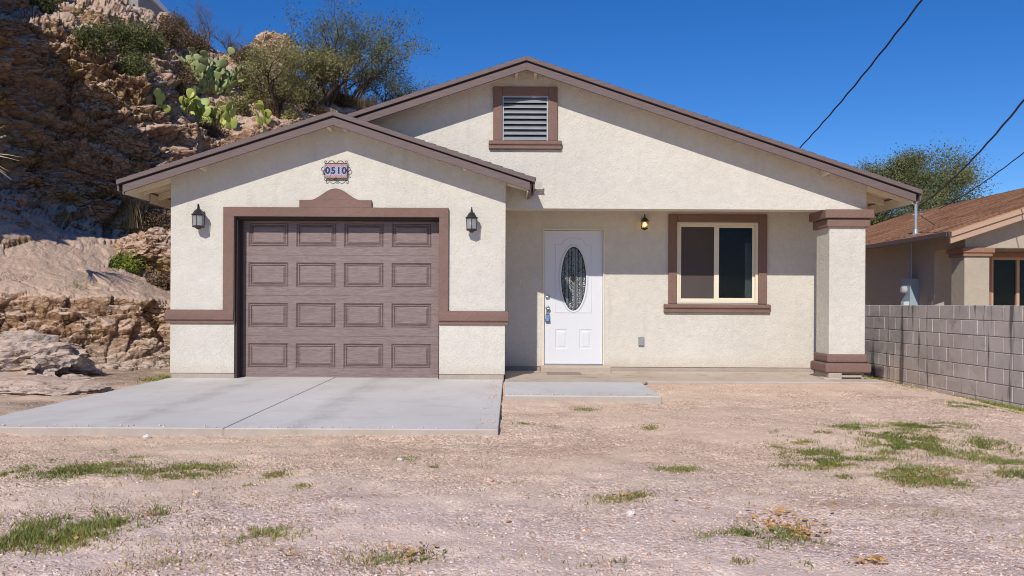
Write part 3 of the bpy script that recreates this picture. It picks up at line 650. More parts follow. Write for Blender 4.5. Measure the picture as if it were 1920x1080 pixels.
m = MB(); m.box(3.71, 3.80, YD+0.10, YD+0.115, WZ0+0.05, 1.98); m.build('blind', plain('blind_fabric', (0.10,0.125,0.12), 0.9), wf)
# front door
FX0, FX1, FZ0, FZ1 = 0.605, 1.500, 0.105, 2.150
m = MB(); m.box(DX0, FX0-0.004, YD-0.012, YD+0.1, 0.085, DZ1); m.box(FX1+0.004, DX1, YD-0.012, YD+0.1, 0.085, DZ1); m.box(FX0-0.004, FX1+0.004, YD-0.012, YD+0.1, FZ1+0.006, DZ1)
m.build('door_frame', M['vinyl'], H, bevel=0.004)
DY = YD+0.035; dcx, dcz, da, db = 1.052, 1.415, 0.187, 0.488
N = 48; m = MB()
# slab face with an oval hole, stitched to a rectangular border
rect = []
for k in range(N):
    a = 2*math.pi*k/N; cx_, cz_ = math.cos(a), math.sin(a)
    W2, H2 = 0.33, 0.62
    s_ = 1/max(abs(cx_)/W2, abs(cz_)/H2); rect.append((dcx+cx_*s_, dcz+cz_*s_))
# snap the nearest samples to the corners
for (qx, qz) in ((W2,H2),(-W2,H2),(-W2,-H2),(W2,-H2)):
    k = min(range(N), key=lambda k: (rect[k][0]-dcx-qx)**2+(rect[k][1]-dcz-qz)**2); rect[k] = (dcx+qx, dcz+qz)
prof = [(1.0,0.02),(1.03,-0.012),(1.13,-0.016),(1.22,-0.004),(1.27,0.0)]
rings = [[(dcx+da*(1+(s-1)*1.0+0)*math.cos(2*math.pi*k/N)*1.0, DY+d, dcz+(db+da*(s-1))*math.sin(2*math.pi*k/N)) for k in range(N)] for s, d in prof]
rings.append([(x, DY, z) for x, z in rect])
b = 0
for r in rings: m.v += r
for r in range(len(rings)-1):
    for k in range(N): m.f.append((r*N+k, r*N+(k+1)%N, (r+1)*N+(k+1)%N, (r+1)*N+k)); m.m.append(0)
def quad(x0, x1, z0, z1): m.add([(x0,DY,z0),(x1,DY,z0),(x1,DY,z1),(x0,DY,z1)], [(0,1,2,3)])
rx0, rx1, rz0, rz1 = dcx-W2, dcx+W2, dcz-H2, dcz+H2
quad(FX0, rx0, FZ0, FZ1); quad(rx1, FX1, FZ0, FZ1); quad(rx0, rx1, rz1, FZ1)
pz0, pz1 = 0.335, 0.635; pxs = [(0.775,0.965),(1.145,1.335)]
quad(rx0, rx1, FZ0, pz0); quad(rx0, rx1, pz1, rz0); quad(rx0, pxs[0][0], pz0, pz1); quad(pxs[0][1], pxs[1][0], pz0, pz1); quad(pxs[1][1], rx1, pz0, pz1)
for (a0, a1) in pxs:
    b = len(m.v); rg = [(0,0),(0.012,0.008),(0.022,0.008),(0.05,0.0)]
    for ins, d in rg: m.v += [(a0+ins,DY+d,pz0+ins),(a1-ins,DY+d,pz0+ins),(a1-ins,DY+d,pz1-ins),(a0+ins,DY+d,pz1-ins)]
    for r in range(3):
        for e in range(4): m.f.append((b+4*r+e, b+4*r+(e+1)%4, b+4*r+4+(e+1)%4, b+4*r+4+e)); m.m.append(0)
    m.f.append((b+12,b+13,b+14,b+15)); m.m.append(0)
# raised moulding lines round the oval (arched top)
def mould(pts, r=0.007):
    m.tube([(x, DY-0.002, z) for x, z in pts], r, 6)
ax = 0.275; base = 0.895; sh = 1.93
arch = [(dcx-ax, sh)] + [(dcx-ax+0.04+0.06*k/3, sh+0.0) for k in range(1, 3)] + [(dcx+0.16*math.sin(math.pi*(k/12-0.5)), sh+0.035+0.075*math.cos(math.pi*(k/12-0.5))) for k in range(13)] + [(dcx+ax-0.08, sh), (dcx+ax, sh)]
mould([(dcx-ax, base), (dcx+ax, base)]); mould([(dcx-ax, base), (dcx-ax, sh)]); mould([(dcx+ax, base), (dcx+ax, sh)]); mould(arch)
door = m.build('front_door', M['white'], H, label='white panelled front door with an oval window')
m = MB(); m.add([(dcx+da*math.cos(2*math.pi*k/N), DY+0.018, dcz+db*math.sin(2*math.pi*k/N)) for k in range(N)], [tuple(range(N))]); m.build('oval_glass', M['lglass'], door)
m = MB()
for x0_, w_ in ((-0.115,0.035),(0.005,0.05),(-0.055,0.0),(0.10,0.03)):
    x = x0_; hh = db*math.sqrt(max(0, 1-((abs(x)+w_)/da)**2))-0.015
    if w_: m.box(dcx+x, dcx+x+w_, DY+0.014, DY+0.0165, dcz-hh, dcz+hh)
m.build('bevelled_strip', M['sglass'], door)
m = MB()
for x in (-0.135,-0.075,-0.03,0.03,0.075,0.135):
    hh = db*math.sqrt(1-(x/da)**2); m.tube([(dcx+x, DY+0.013, dcz-hh), (dcx+x, DY+0.013, dcz+hh)], 0.004, 4)
for sx in (-1, 1):
    m.tube([(dcx+sx*0.03, DY+0.012, dcz+0.05), (dcx+sx*0.165, DY+0.012, dcz+0.2)], 0.003, 4); m.tube([(dcx+sx*0.03, DY+0.012, dcz-0.05), (dcx+sx*0.165, DY+0.012, dcz-0.2)], 0.003, 4)
m.prism([(dcx-0.036,dcz),(dcx,dcz-0.065),(dcx+0.036,dcz),(dcx,dcz+0.065)], DY+0.008, DY+0.014)
m.tube([(dcx+da*math.cos(2*math.pi*k/N), DY+0.010, dcz+db*math.sin(2*math.pi*k/N)) for k in range(N+1)], 0.007, 5, cap=False)
m.build('lead_caming', M['dark'], door)
m = MB(); m.lathe([(0.034,0),(0.034,-0.012),(0.028,-0.02),(0.012,-0.024)], (0.655,DY,1.125), 20, axis='y'); m.build('deadbolt', M['nickel'], door, smooth=False)
m = MB(); m.lathe([(0.033,0),(0.033,-0.008),(0.012,-0.012),(0.012,-0.035),(0.026,-0.045),(0.031,-0.06),(0.026,-0.075),(0.01,-0.055)], (0.655,DY,0.965), 20, axis='y'); m.build('door_knob', M['nickel'], door, smooth=True)
m = MB(); m.box(FX0-0.004, FX1+0.004, YD-0.03, YD+0.1, 0.086, 0.10); m.build('threshold', M['nickel'], door)
m = MB(); m.prism_z([(0.54,YD-0.30),(1.60,YD-0.30),(1.56,YD+0.02),(1.56,YD+0.18),(0.54,YD+0.18)], -0.1, 0.085); m.build('door_step', M['slab'], H, bevel=0.015)

# ---- things fixed to the house
lb = thing('lock_box', 'small blue and dark key lockbox hanging on the front door knob', 'lockbox', (0.655, DY-0.03, 0.78))
m = MB(); m.box(0.625, 0.685, DY-0.055, DY-0.008, 0.80, 0.87); m.box(0.620, 0.690, DY-0.05, DY-0.006, 0.745, 0.80); m.build('box_body', M['iron'], lb, bevel=0.008)
m = MB(); m.box(0.628, 0.682, DY-0.061, DY-0.051, 0.755, 0.86); m.build('blue_cover', M['blue'], lb, bevel=0.006)
m = MB(); m.tube([(0.640,DY-0.03,0.87),(0.640,DY-0.035,0.94),(0.655,DY-0.035,0.965),(0.670,DY-0.035,0.94),(0.670,DY-0.03,0.87)], 0.006, 8); m.build('shackle', M['nickel'], lb)

def lantern(c, s, label, lit, grp='wall lanterns'):
    """c: point on the wall at mid height, s: height"""
    x, y, z = c; L = thing('wall_lantern', label, 'lantern', c, grp); k = s/0.36; cy = y-0.115*k
    m = MB(); m.lathe([(0.05*k,0),(0.05*k,-0.012*k),(0.035*k,-0.022*k)], (x, y, z+0.05*k), 16, axis='y'); m.build('wall_plate', M['iron'], L)
    m = MB(); m.tube([(x,y-0.02*k,z+0.04*k),(x,y-0.07*k,z+0.02*k),(x,y-0.10*k,z+0.06*k),(x,y-0.09*k,z+0.13*k),(x,cy-0.005*k,z+0.175*k),(x,cy-0.03*k,z+0.165*k),(x,cy-0.02*k,z+0.145*k),(x,cy,z+0.14*k)], [0.012*k,0.011*k,0.010*k,0.010*k,0.009*k,0.008*k,0.007*k,0.006*k], 8); m.build('arm', M['iron'], L, smooth=True)
    m = MB(); m.lathe([(0.088*k,0.035*k),(0.092*k,0.045*k),(0.07*k,0.056*k),(0.066*k,0.066*k),(0.062*k,0.070*k),(0.045*k,0.098*k),(0.022*k,0.115*k),(0.014*k,0.13*k),(0.018*k,0.14*k),(0.006*k,0.15*k)], (x, cy, z), 6, math.pi/6); m.build('lantern_roof', M['iron'], L)
    m = MB(); m.lathe([(0.074*k,-0.125*k),(0.078*k,-0.118*k),(0.078*k,-0.108*k),(0.06*k,-0.10*k)], (x, cy, z), 6, math.pi/6); m.lathe([(0.02*k,-0.15*k),(0.03*k,-0.14*k),(0.05*k,-0.125*k)], (x, cy, z), 6, math.pi/6)
    m.lathe([(0.078*k,0.028*k),(0.078*k,0.036*k)], (x, cy, z), 6, math.pi/6)
    for q in range(6):
        a = math.pi/6+q*math.pi/3; m.tube([(x+0.070*k*math.cos(a), cy+0.070*k*math.sin(a), z-0.11*k), (x+0.078*k*math.cos(a), cy+0.078*k*math.sin(a), z+0.035*k)], 0.0055*k, 4)
    m.build('cage', M['iron'], L)
    m = MB(); b = 0
    for (r, h) in ((0.063*k,-0.105*k),(0.070*k,0.03*k)): m.v += [(x+r*math.cos(math.pi/6+q*math.pi/3), cy+r*math.sin(math.pi/6+q*math.pi/3), z+h) for q in range(6)]
    m.f = [(q, (q+1)%6, 6+(q+1)%6, 6+q) for q in range(6)]; m.m = [0]*6
    m.build('glass_panes', M['amber'] if lit else M['lampglass'], L)
    m = MB(); m.lathe([(0.006*k,-0.075*k),(0.02*k,-0.055*k),(0.024*k,-0.03*k),(0.014*k,-0.005*k),(0.008*k,0.012*k)], (x, cy, z), 12); m.build('bulb', M['bulb'] if lit else M['bulboff'], L, smooth=True)
    return L
lantern(tuple(P(378, 410, YG)), 0.37, 'unlit dark metal lantern on the wall left of the garage door', False)
lantern(tuple(P(885, 416, YG)), 0.37, 'unlit dark metal lantern on the wall right of the garage door', False)
lantern(tuple(P(1207, 419, YD)), 0.27, 'small lit lantern with an amber glow between front door and window', True)

# house number plaque
nc = P(631, 321, YG); NP = thing('house_number_plaque', 'tile house number reading 0510 in a scrolled iron frame above the garage', 'house number', tuple(nc))
w2, h2 = 0.148, 0.098; yy = YG-0.03
tm = NT('painted_tile'); co = tm.map((1,1,1)); sx = tm.n('ShaderNodeSeparateXYZ', {0: co})
zz = tm.math('ABSOLUTE', sx.outputs[2]); ck = tm.n('ShaderNodeTexChecker', {'Vector': co, 'Scale': 75.0, 'Color1': (0.52,0.48,0.50,1), 'Color2': (0.22,0.22,0.36,1)})
cc = tm.mix(tm.ramp(zz, [(0.060, 0.0), (0.064, 1.0)]), ck.outputs[0], tm.mix(tm.ramp(tm.vor(45), [(0.2, 1.0), (0.35, 0.0)]), (0.42,0.26,0.20), (0.35,0.07,0.03)))
tile = tm.fin(cc, 0.25)
for k in range(4):
    m = MB(); x0 = nc.x-w2+k*w2/2; m.box(x0+0.001, x0+w2/2-0.001, yy-0.01, yy, nc.z-h2, nc.z+h2); m.build('tile', tile, NP)
def digit(ch, x, z, size):
    cu = bpy.data.curves.new('digit', 'FONT'); cu.body = ch; cu.size = size; cu.align_x = 'CENTER'; cu.align_y = 'CENTER'; cu.extrude = 0.0015; cu.offset = 0.004
    o = bpy.data.objects.new('digit', cu); COL.objects.link(o); dg = bpy.context.evaluated_depsgraph_get(); me = bpy.data.meshes.new_from_object(o.evaluated_get(dg))
    bpy.data.objects.remove(o); me.transform(Matrix.Translation((x, yy-0.012, z)) @ Matrix.Rotation(math.radians(90), 4, 'X'))
    return link_mesh('digit', me, plain('navy_glaze', (0.02,0.02,0.09), 0.3), NP)
for k, ch in enumerate('0510'): digit(ch, nc.x-w2+(k+0.5)*w2/2, nc.z, 0.125)
m = MB()
def scroll(cx, cz, r, a0, turns, sgn=1, r1=0.3, n=16):
    return [(nc.x+cx+r*(1-(1-r1)*k/n)*math.cos(a0+sgn*turns*2*math.pi*k/n), yy-0.014, nc.z+cz+r*(1-(1-r1)*k/n)*math.sin(a0+sgn*turns*2*math.pi*k/n)) for k in range(n+1)]
bar = [(nc.x-w2,yy-0.012,nc.z-h2),(nc.x+w2,yy-0.012,nc.z-h2),(nc.x+w2,yy-0.012,nc.z+h2),(nc.x-w2,yy-0.012,nc.z+h2),(nc.x-w2,yy-0.012,nc.z-h2)]
m.tube(bar, 0.005, 4)
for sx_ in (-1, 1):
    m.tube(scroll(sx_*(w2-0.012), h2+0.022, 0.020, -math.pi/2, 0.95, sx_), 0.005, 5); m.tube(scroll(sx_*(w2-0.015), -h2-0.022, 0.022, math.pi/2, 0.95, -sx_), 0.005, 5)
    m.tube(scroll(sx_*(w2+0.015), 0.015, 0.036, math.pi/2 if sx_ < 0 else math.pi/2, 0.9, -sx_, 0.35), 0.0055, 5); m.tube(scroll(sx_*(w2+0.018), -0.045, 0.02, math.pi/2, 0.9, sx_), 0.005, 5)
    for top_ in (-1, 1):
        m.tube([(nc.x+sx_*(0.01+0.10*k/8), yy-0.014, nc.z+top_*(h2+0.032*math.sin(math.pi*k/8)+0.004)) for k in range(9)], 0.005, 5)
    m.tube(scroll(sx_*0.012, -h2-0.024, 0.016, math.pi/2, 0.9, sx_), 0.004, 5)
m.build('iron_frame', M['iron'], NP)

o = P(1202, 640, YD); m = MB(); m.box(o.x-0.042, o.x+0.042, YD-0.035, YD, o.z-0.068, o.z+0.068); m.box(o.x-0.036, o.x+0.036, YD-0.042, YD-0.035, o.z-0.06, o.z+0.055)
tag(m.build('outlet_cover', M['outlet'], origin=tuple(o), bevel=0.005), 'small grey weatherproof outlet cover low on the porch wall', 'outlet')
o = P(975, 529, YD); m = MB(); m.box(o.x-0.012, o.x+0.012, YD-0.02, YD, o.z-0.035, o.z+0.035)
tag(m.build('doorbell', M['vinyl'], origin=tuple(o), bevel=0.006), 'tiny beige doorbell on the wall left of the front door', 'doorbell')
a = P(1004, 352, YP); fl = thing('eave_fitting', 'small white folded bracket on the gable wall beside the garage eave', 'fitting', tuple(a))  # folded plate in the wall's stucco colour, identity uncertain
m = MB(); m.prism_x([(YP,a.z-0.05),(YP-0.10,a.z-0.03),(YP-0.10,a.z-0.02),(YP,a.z-0.04)], a.x, a.x+0.10); m.build('plate', M['stucco'], fl)
m = MB(); m.prism_x([(YP-0.09,a.z-0.03),(YP-0.12,a.z+0.07),(YP-0.115,a.z+0.075),(YP-0.08,a.z-0.03)], a.x+0.01, a.x+0.09); m.build('lip', M['stucco'], fl)
m = MB(); m.box(0.62, 1.12, 12.35, 12.68, 0.001, 0.014)
tag(m.build('door_mat', M['mat'], origin=(0.87,12.5,0), bevel=0.004), 'flat worn brown doormat on the porch slab by the front door', 'doormat')

# ------------------------------------------------------------------ block wall
BW = thing('block_wall', 'grey concrete block garden wall with dark stains, right of the porch pillar', 'wall', (6.77, 12, -0.3))
bx, by0, by1, zt = 6.75, 6.0, 19.0, 1.035
m = MB(); m.box(bx+0.008, bx+0.19, by0, by1, -0.6, zt-0.008); m.build('mortar_core', M['mortar'], BW)
m = MB(); r_ = random.Random(3); ch = 0.2165; nrow = 7
for j in range(nrow):
    z1 = zt-j*ch; z0 = z1-ch+0.009; y = by0-(0.2135 if j % 2 else 0.0)
    while y < by1:
        y2 = min(y+0.427-0.010, by1); y1_ = max(y, by0); d = r_.uniform(-0.003, 0.003); dz = r_.uniform(-0.002, 0.002)
        m.box(bx+d, bx+0.198+d, y1_, y2, z0+dz, z1+dz); y += 0.427
m.build('blocks', M['block'], BW, bevel=0.006, seg=1)

# ------------------------------------------------------------------ neighbour house
NH = thing('neighbour_house', 'tan stucco house with rust brown shingle roof behind the block wall', 'house', (13, 18, -0.3))
NR = {'deck': M['nstucco'], 'shingle': M['shingle2'], 'fascia': M['nfascia']}
nT = lambda x: 2.46+0.333*(x-8.5) if x < 13.5 else 2.46+0.333*5-0.333*(x-13.5)
roof_side(NH, nT, 13.5, 8.5, 16.3, 28.7, NR); roof_side(NH, nT, 13.5, 18.5, 16.3, 28.7, NR)
for xe in (8.5, 18.5):
    m = MB(); m.prism([(13.5,nT(13.5)-0.02),(xe,nT(xe)-0.02),(xe,nT(xe)-0.11),(13.5,nT(13.5)-0.11)], 16.25, 16.29); m.prism([(13.5,nT(13.5)-0.115),(xe,nT(xe)-0.115),(xe,nT(xe)-0.24),(13.5,nT(13.5)-0.24)], 16.29, 16.33)
    m.build('rake_board', M['nfascia'], NH)
m = MB(); m.box(8.42, 8.5, 16.3, 28.7, nT(8.5)-0.11, nT(8.5)-0.015); m.build('gutter', M['ngutter'], NH, bevel=0.01)
m = MB(); wall_cols(m, [9.0, 13.5, 18.0], 2.17, nT, [], 16.7, 16.95, 0.065); m.build('gable_wall', M['nstucco'], NH)
m = MB(); wall_cols(m, [9.0, 10.18, 11.6, 18.0], -0.3, lambda x: min(nT(x), 2.6), [(10.18, 11.6, 1.0, 2.05)], 17.9, 18.1, 0.07)
m.box(9.0, 9.2, 18.1, 28.3, -0.3, 2.56); m.box(9.0, 9.25, 16.95, 17.9, 2.17, 2.56); m.build('wall', M['nstucco'], NH)
m = MB(); m.box(8.99, 9.48, 16.705, 17.2, -0.3, 2.0); npil = m.build('porch_pillar', M['nstucco'], NH, bevel=0.01)
m = MB(); m.box(8.92, 9.55, 16.63, 17.27, 2.07, 2.168); m.box(8.95, 9.52, 16.66, 17.24, 2.0, 2.067); m.build('pillar_capital', M['ntrim'], npil, bevel=0.01)
m = MB(); m.box(10.08, 10.18, 17.86, 17.9, 0.95, 2.15); m.box(10.18, 11.7, 17.86, 17.9, 2.05, 2.15); m.build('window_trim', M['ntrim'], NH)
m = MB(); m.box(10.18, 10.23, 17.88, 17.96, 1.0, 2.05); m.box(10.23, 11.6, 17.88, 17.96, 2.0, 2.05); m.box(10.72, 10.78, 17.885, 17.96, 1.0, 2.0); m.box(11.3, 11.36, 17.885, 17.96, 1.0, 2.0)
nw = m.build('window', M['nfascia'], NH)
m = MB(); m.box(10.23, 11.6, 17.93, 17.935, 1.0, 2.0); m.build('window_pane', M['glass'], nw)
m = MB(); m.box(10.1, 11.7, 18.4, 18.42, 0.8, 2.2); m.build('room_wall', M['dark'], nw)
# service mast and meter
SM = thing('service_mast', 'galvanised electric service mast standing through the neighbour roof', 'mast', (8.87, 18.45, 2.4))
mb = Vector((8.87, 18.45, 2.55))
m = MB(); m.tube([mb+Vector((0,0,-0.05)), mb+Vector((0,0,0.72))], 0.032, 12); m.build('pipe', M['galv'], SM, smooth=False)
m = MB(); m.lathe([(0.13,0.0),(0.06,0.07),(0.045,0.16)], tuple(mb+Vector((0,0,-0.03))), 14); m.build('roof_flashing', M['galv'], SM)
m = MB(); m.lathe([(0.045,0.70),(0.055,0.74),(0.05,0.80),(0.02,0.83)], tuple(mb), 12); m.build('weather_head', M['galv'], SM)
m = MB(); m.tube([mb+Vector((-0.08,0,0.44)), mb+Vector((0.14,-0.02,0.46))], 0.014, 6); m.build('insulator_arm', M['galv'], SM)
MT = thing('electric_meter', 'grey electric meter box on the side wall of the tan house', 'meter', (8.85, 18.7, 1.0))
m = MB(); m.box(8.80, 8.999, 18.55, 18.95, 0.45, 1.62); m.build('meter_cabinet', M['greybox'], MT, bevel=0.006)
m = MB(); m.lathe([(0.085,0),(0.085,-0.03),(0.075,-0.08),(0.05,-0.10)], (8.80,18.75,1.38), 20, axis='x'); m.build('meter_dial', M['meterglass'], MT, smooth=False)
m = MB(); m.box(8.68, 8.80, 18.58, 18.72, 0.45, 1.12)
for k in range(4): m.box(8.665, 8.68, 18.575, 18.73, 0.56+0.13*k, 0.64+0.13*k)
m.build('breaker_panel', plain('light_grey_metal', (0.55,0.58,0.6), 0.5), MT, bevel=0.004)
m = MB(); m.tube([(8.95,18.8,1.6),(8.95,18.8,2.44)], 0.022, 8); m.build('conduit', M['galv'], MT)
# overhead cables
def cable(name, label, pts, r, n=40):
    pts = [Vector(p) for p in pts]; out = []
    a, b, sag = pts[0], pts[1], pts[2].x
    for k in range(n+1):
        u = k/n; q = a.lerp(b, u); q.z -= sag*4*u*(1-u); q.x += 0.006*math.sin(u*70); out.append(q)
    m = MB(); m.tube(out, r, 6); return tag(m.build(name, M['cable'], origin=tuple(b), smooth=True), label, 'cable', 'overhead cables')
cable('power_line', 'leftmost black overhead cable ending behind the main roof', [P(1800,-95,9), P(1485,292,17), (0.10,0,0)], 0.013)
cable('power_line', 'middle black overhead cable running down to the service mast', [P(2030,45,10), mb+Vector((0.05,0,0.62)), (0.22,0,0)], 0.016)
cable('power_line', 'rightmost thin overhead cable low over the neighbour roof', [P(2060,165,13), P(1760,392,20.5), (0.16,0,0)], 0.011)
cable('drip_loop_wire', 'thin black wire sloping from the mast to the neighbour roof', [mb+Vector((0.1,-0.02,0.42)), P(1753,422,18.2), (0.0,0,0)], 0.008)

# ------------------------------------------------------------------ hillside
def zc(py, Y): return 1.02+(570-py)*Y/1600
cols = {
 -913: [(8.2,-.5),(8.4,-.1),(8.6,.9),(9.0,1.2),(9.9,2.0),(9.8,4),(9.7,6),(10.5,7),(11,8),(13,9),(20,9)],
 -541: [(9.6,-.5),(9.7,-.1),(9.9,.95),(10.5,1.4),(11.6,2.3),(11.4,4.8),(11.2,7.8),(12.2,8.6),(13,10),(15,12),(24,9)],
 -293: [(11.2,-.5),(11.3,-.1),(11.6,1.0),(12.1,1.5),(13.3,2.5),(12.9,5.2),(12.5,8.9),(14,9.2),(14.6,10),(17,12),(27,9)],
 -116: [(12.8,-.5),(12.9,-.1),(13.2,1.05),(13.9,1.6),(15.3,2.7),(14.9,5.3),(14.5,7.9),(16.8,8),(17.2,8.9),(20,11),(30,9)],
}
def cf(px, Yf, lt, te, cf_, cm, br, sh, st, cr, bh=None):
    bh = bh or (cr[0]+8, zc(cr[1], cr[0])-1.5)
    cols[px] = [(Yf, -0.5), (Yf+0.1, -0.055)] + [(Y_, zc(p_, Y_)) for (Y_, p_) in (lt, te, cf_, cm, br, sh, st, cr)] + [bh]
cf(0,   13.3, (13.7,556), (14.9,485), (16.6,350), (16.5,200), (16.4,60), (18.5,35), (19,-5), (22,-90))
cf(60,  13.4, (13.9,557), (15.3,480), (17.4,368), (17.7,210), (18.0,48), (20.5,30), (21,5), (24,-60))
cf(120, 13.5, (14.0,558), (15.6,490), (18.0,395), (18.3,240), (18.6,58), (21,42), (21.5,12), (25,-35))
cf(200, 13.8, (14.3,562), (15.9,510), (18.3,425), (18.6,270), (19.0,100), (21.5,78), (22.2,35), (26,-10))
cf(270, 14.2, (14.7,567), (16.3,530), (18.5,450), (18.9,300), (19.3,150), (22,118), (22.8,65), (27.5,18))
cf(315, 14.5, (15.0,571), (16.6,545), (18.9,470), (19.4,320), (19.9,222), (22.5,165), (23.3,92), (28,45))
cf(345, 14.7, (15.2,572), (17,550), (19.8,480), (20.4,330), (21.0,262), (23,190), (24,118), (28,62))
cf(400, 15.2, (15.6,573), (17.5,550), (20,480), (21,340), (22,265), (24,195), (26,140), (29,92))
cf(480, 16.0, (16.4,574), (18,550), (21,450), (22,320), (23,240), (25,195), (27,152), (30,118))
cf(600, 22.3, (22.5,575), (22.8,520), (23.1,400), (24,300), (24.8,232), (26.5,203), (28.5,185), (31,170))
cf(700, 22.4, (22.6,577), (22.9,520), (23.2,400), (24,310), (25,245), (27,222), (29,208), (31,197))
cf(900, 22.4, (22.6,577), (22.9,530), (23.2,450), (24,380), (25,320), (27,290), (29,270), (31,255))
cf(1250,22.4, (22.6,577), (22.9,560), (23.2,520), (24,480), (25,450), (27,430), (29,420), (31,410), (40,0.2))
cf(1500,22.4, (22.6,580), (22.9,575), (23.2,570), (24,565), (25,560), (27,555), (29,550), (31,560), (38,-0.4))
cp = np.array(sorted(cols)); tab = np.array([cols[k] for k in sorted(cols)])         # (nc, 11, 2)
cu_ = np.concatenate([np.linspace(-913,-120,90)[:-1], np.linspace(-120,420,330)[:-1], np.linspace(420,720,110)[:-1], np.linspace(720,1500,50)])
# geometry in real space: X = (px-VX)/FPX*Y ; resample along columns by arc length density
rows = np.concatenate([np.linspace(0,1,10)[:-1], np.linspace(1,2,62)[:-1], np.linspace(2,4,90)[:-1], np.linspace(4,6,140)[:-1], np.linspace(6,8,74)[:-1], np.linspace(8,9,40)[:-1], np.linspace(9,10,16)])
def interp_cols(px):
    out = np.empty((len(px), 11, 2))
    for r in range(11):
        for k in range(2): out[:, r, k] = np.interp(px, cp, tab[:, r, k])
    return out
Tb = interp_cols(cu_); ri = np.clip(np.floor(rows).astype(int), 0, 9); rf = rows-ri
YZ = Tb[:, ri, :]*(1-rf)[None,:,None] + Tb[:, ri+1, :]*rf[None,:,None]
Yh = YZ[..., 0]; Zh = YZ[..., 1]; Xh = (cu_[:,None]-VX)/FPX*Yh
# soften the polyline corners a little
def smooth(a, n):
    for _ in range(n): a[1:-1,1:-1] = (a[1:-1,1:-1]*2 + a[:-2,1:-1] + a[2:,1:-1] + a[1:-1,:-2] + a[1:-1,2:])/6
    return a
Pm = np.stack([smooth(Xh,6), smooth(Yh,6), smooth(Zh,6)], -1)
du = np.gradient(Pm, axis=0); dv = np.gradient(Pm, axis=1); nr = np.cross(dv, du); nr /= np.linalg.norm(nr, axis=-1, keepdims=True)+1e-9
nr = smooth(nr.copy(), 10)
if nr[200,250,1] > 0: nr = -nr
amp_r = np.interp(rows, [0,1,1.5,2,2.4,3,3.6,4.2,5,6,7,8,9,10], [.4,.5,1.0,.3,.12,.14,.3,1.0,1.1,1.0,.6,.8,.6,.5])
fl = Pm.reshape(-1,3); ampv = np.repeat(amp_r[None,:], len(cu_), 0).ravel()*np.repeat(np.interp(cu_, [-900,300,420,700,1500],[1.1,1,.7,.5,.4])[:,None], len(rows), 1).ravel()
wq = fl + 0.25*np.stack([fbm(fl*0.9, 3, 11), fbm(fl*0.9, 3, 12), fbm(fl*0.9, 3, 13)], 1)
wq = fl + 0.06*np.stack([fbm(fl*1.6, 3, 11), fbm(fl*1.6, 3, 12), fbm(fl*1.6, 3, 13)], 1)
f1, e1 = facets(wq, (0.8,0.8,1.3), 5); f2, e2 = facets(wq, (2.1,2.1,4.2), 21); f3, e3 = facets(wq, (5.5,5.5,10.0), 31); f4, e4 = facets(wq, (12,12,20), 37)
hfw = np.repeat(np.interp(rows, [0,2,3,4,10],[.75,.7,.5,1,1])[None,:], len(cu_), 0).ravel()
disp = 0.16*fbm(fl*0.5, 3, 2) + 0.42*f1 + 0.27*f2*hfw + (0.13*f3 + 0.05*f4)*hfw**2 - 0.10*np.exp(-e1*22) - 0.05*np.exp(-e2*20)
sz = fl[:,2] + 0.22*fl[:,0]*0.5 + 0.25*fbm(fl*0.6, 2, 40)
st = (sz*1.7) % 1.0; st2 = (sz*4.9 + 0.3) % 1.0; tri = lambda a: np.where(a < 0.8, a/0.8, (1-a)/0.2)
strat = np.interp(rows, [0,3.9,4.6,6,8,9,10], [0,0,1,1,.8,.3,0]); strv = np.repeat(strat[None,:], len(cu_), 0).ravel()
disp = disp + strv*(0.26*(tri(st)-0.5) + 0.11*(tri(st2)-0.5))*(0.55+0.45*vnoise(fl*0.8, 60))
disp = disp*ampv + 0.03*fbm(fl*8, 4, 70)*np.sqrt(ampv)
NV = (fl + nr.reshape(-1,3)*disp[:,None])
nu, nv = len(cu_), len(rows); idx = np.arange(nu*nv).reshape(nu, nv)
HF = np.stack([idx[:-1,:-1].ravel(), idx[1:,:-1].ravel(), idx[1:,1:].ravel(), idx[:-1,1:].ravel()], 1)
me = np_mesh('hillside', NV, HF, False)
hill = link_mesh('hillside', me, M['hill']); tag(hill, kind='structure')
HB = BVHTree.FromPolygons([tuple(v) for v in NV.tolist()], HF.tolist())
def hit(px, py, fallback=24):
    o_ = Vector((0,0,CZ)); d = (P(px, py, 10)-o_).normalized(); r = HB.ray_cast(o_, d)
    return r[0] if r[0] is not None else P(px, py, fallback)

def boulder(name, label, c, r, seed, mat, sub=5, cat='boulder', sharp=0.22, grp=None):
    bm = bmesh.new(); bmesh.ops.create_icosphere(bm, subdivisions=sub, radius=1.0); me = bpy.data.meshes.new(name); bm.to_mesh(me); bm.free()
    V = np.empty(len(me.vertices)*3); me.vertices.foreach_get('co', V); V = V.reshape(-1,3); q = V*1.3 + seed*7.3
    f1, e1 = facets(q, (1.1,1.1,1.3), seed); f2, e2 = facets(q, (2.8,2.8,3.4), seed+3); f3, e3 = facets(q, (7,7,9), seed+5)
    k = 1 + sharp*fbm(q*0.8, 3, seed) + sharp*1.3*f1 + sharp*0.6*f2 + sharp*0.22*f3 + 0.02*fbm(q*9, 3, seed+1)
    V = V*k[:,None]*np.array(r)+np.array(c); me.vertices.foreach_set('co', V.ravel()); me.update()
    o = link_mesh(name, me, mat, origin=tuple(c)); tag(o, label, cat, grp); return o
def gp(px, py): return G(px, py, -0.05)
b = gp(45, 715); boulder('boulder', 'large grey jagged rock mass at the foot of the bank, left edge', (b.x-0.15, b.y+0.35, 0.12), (0.85,0.7,0.42), 3, M['pale'], grp='rocks by the bank')
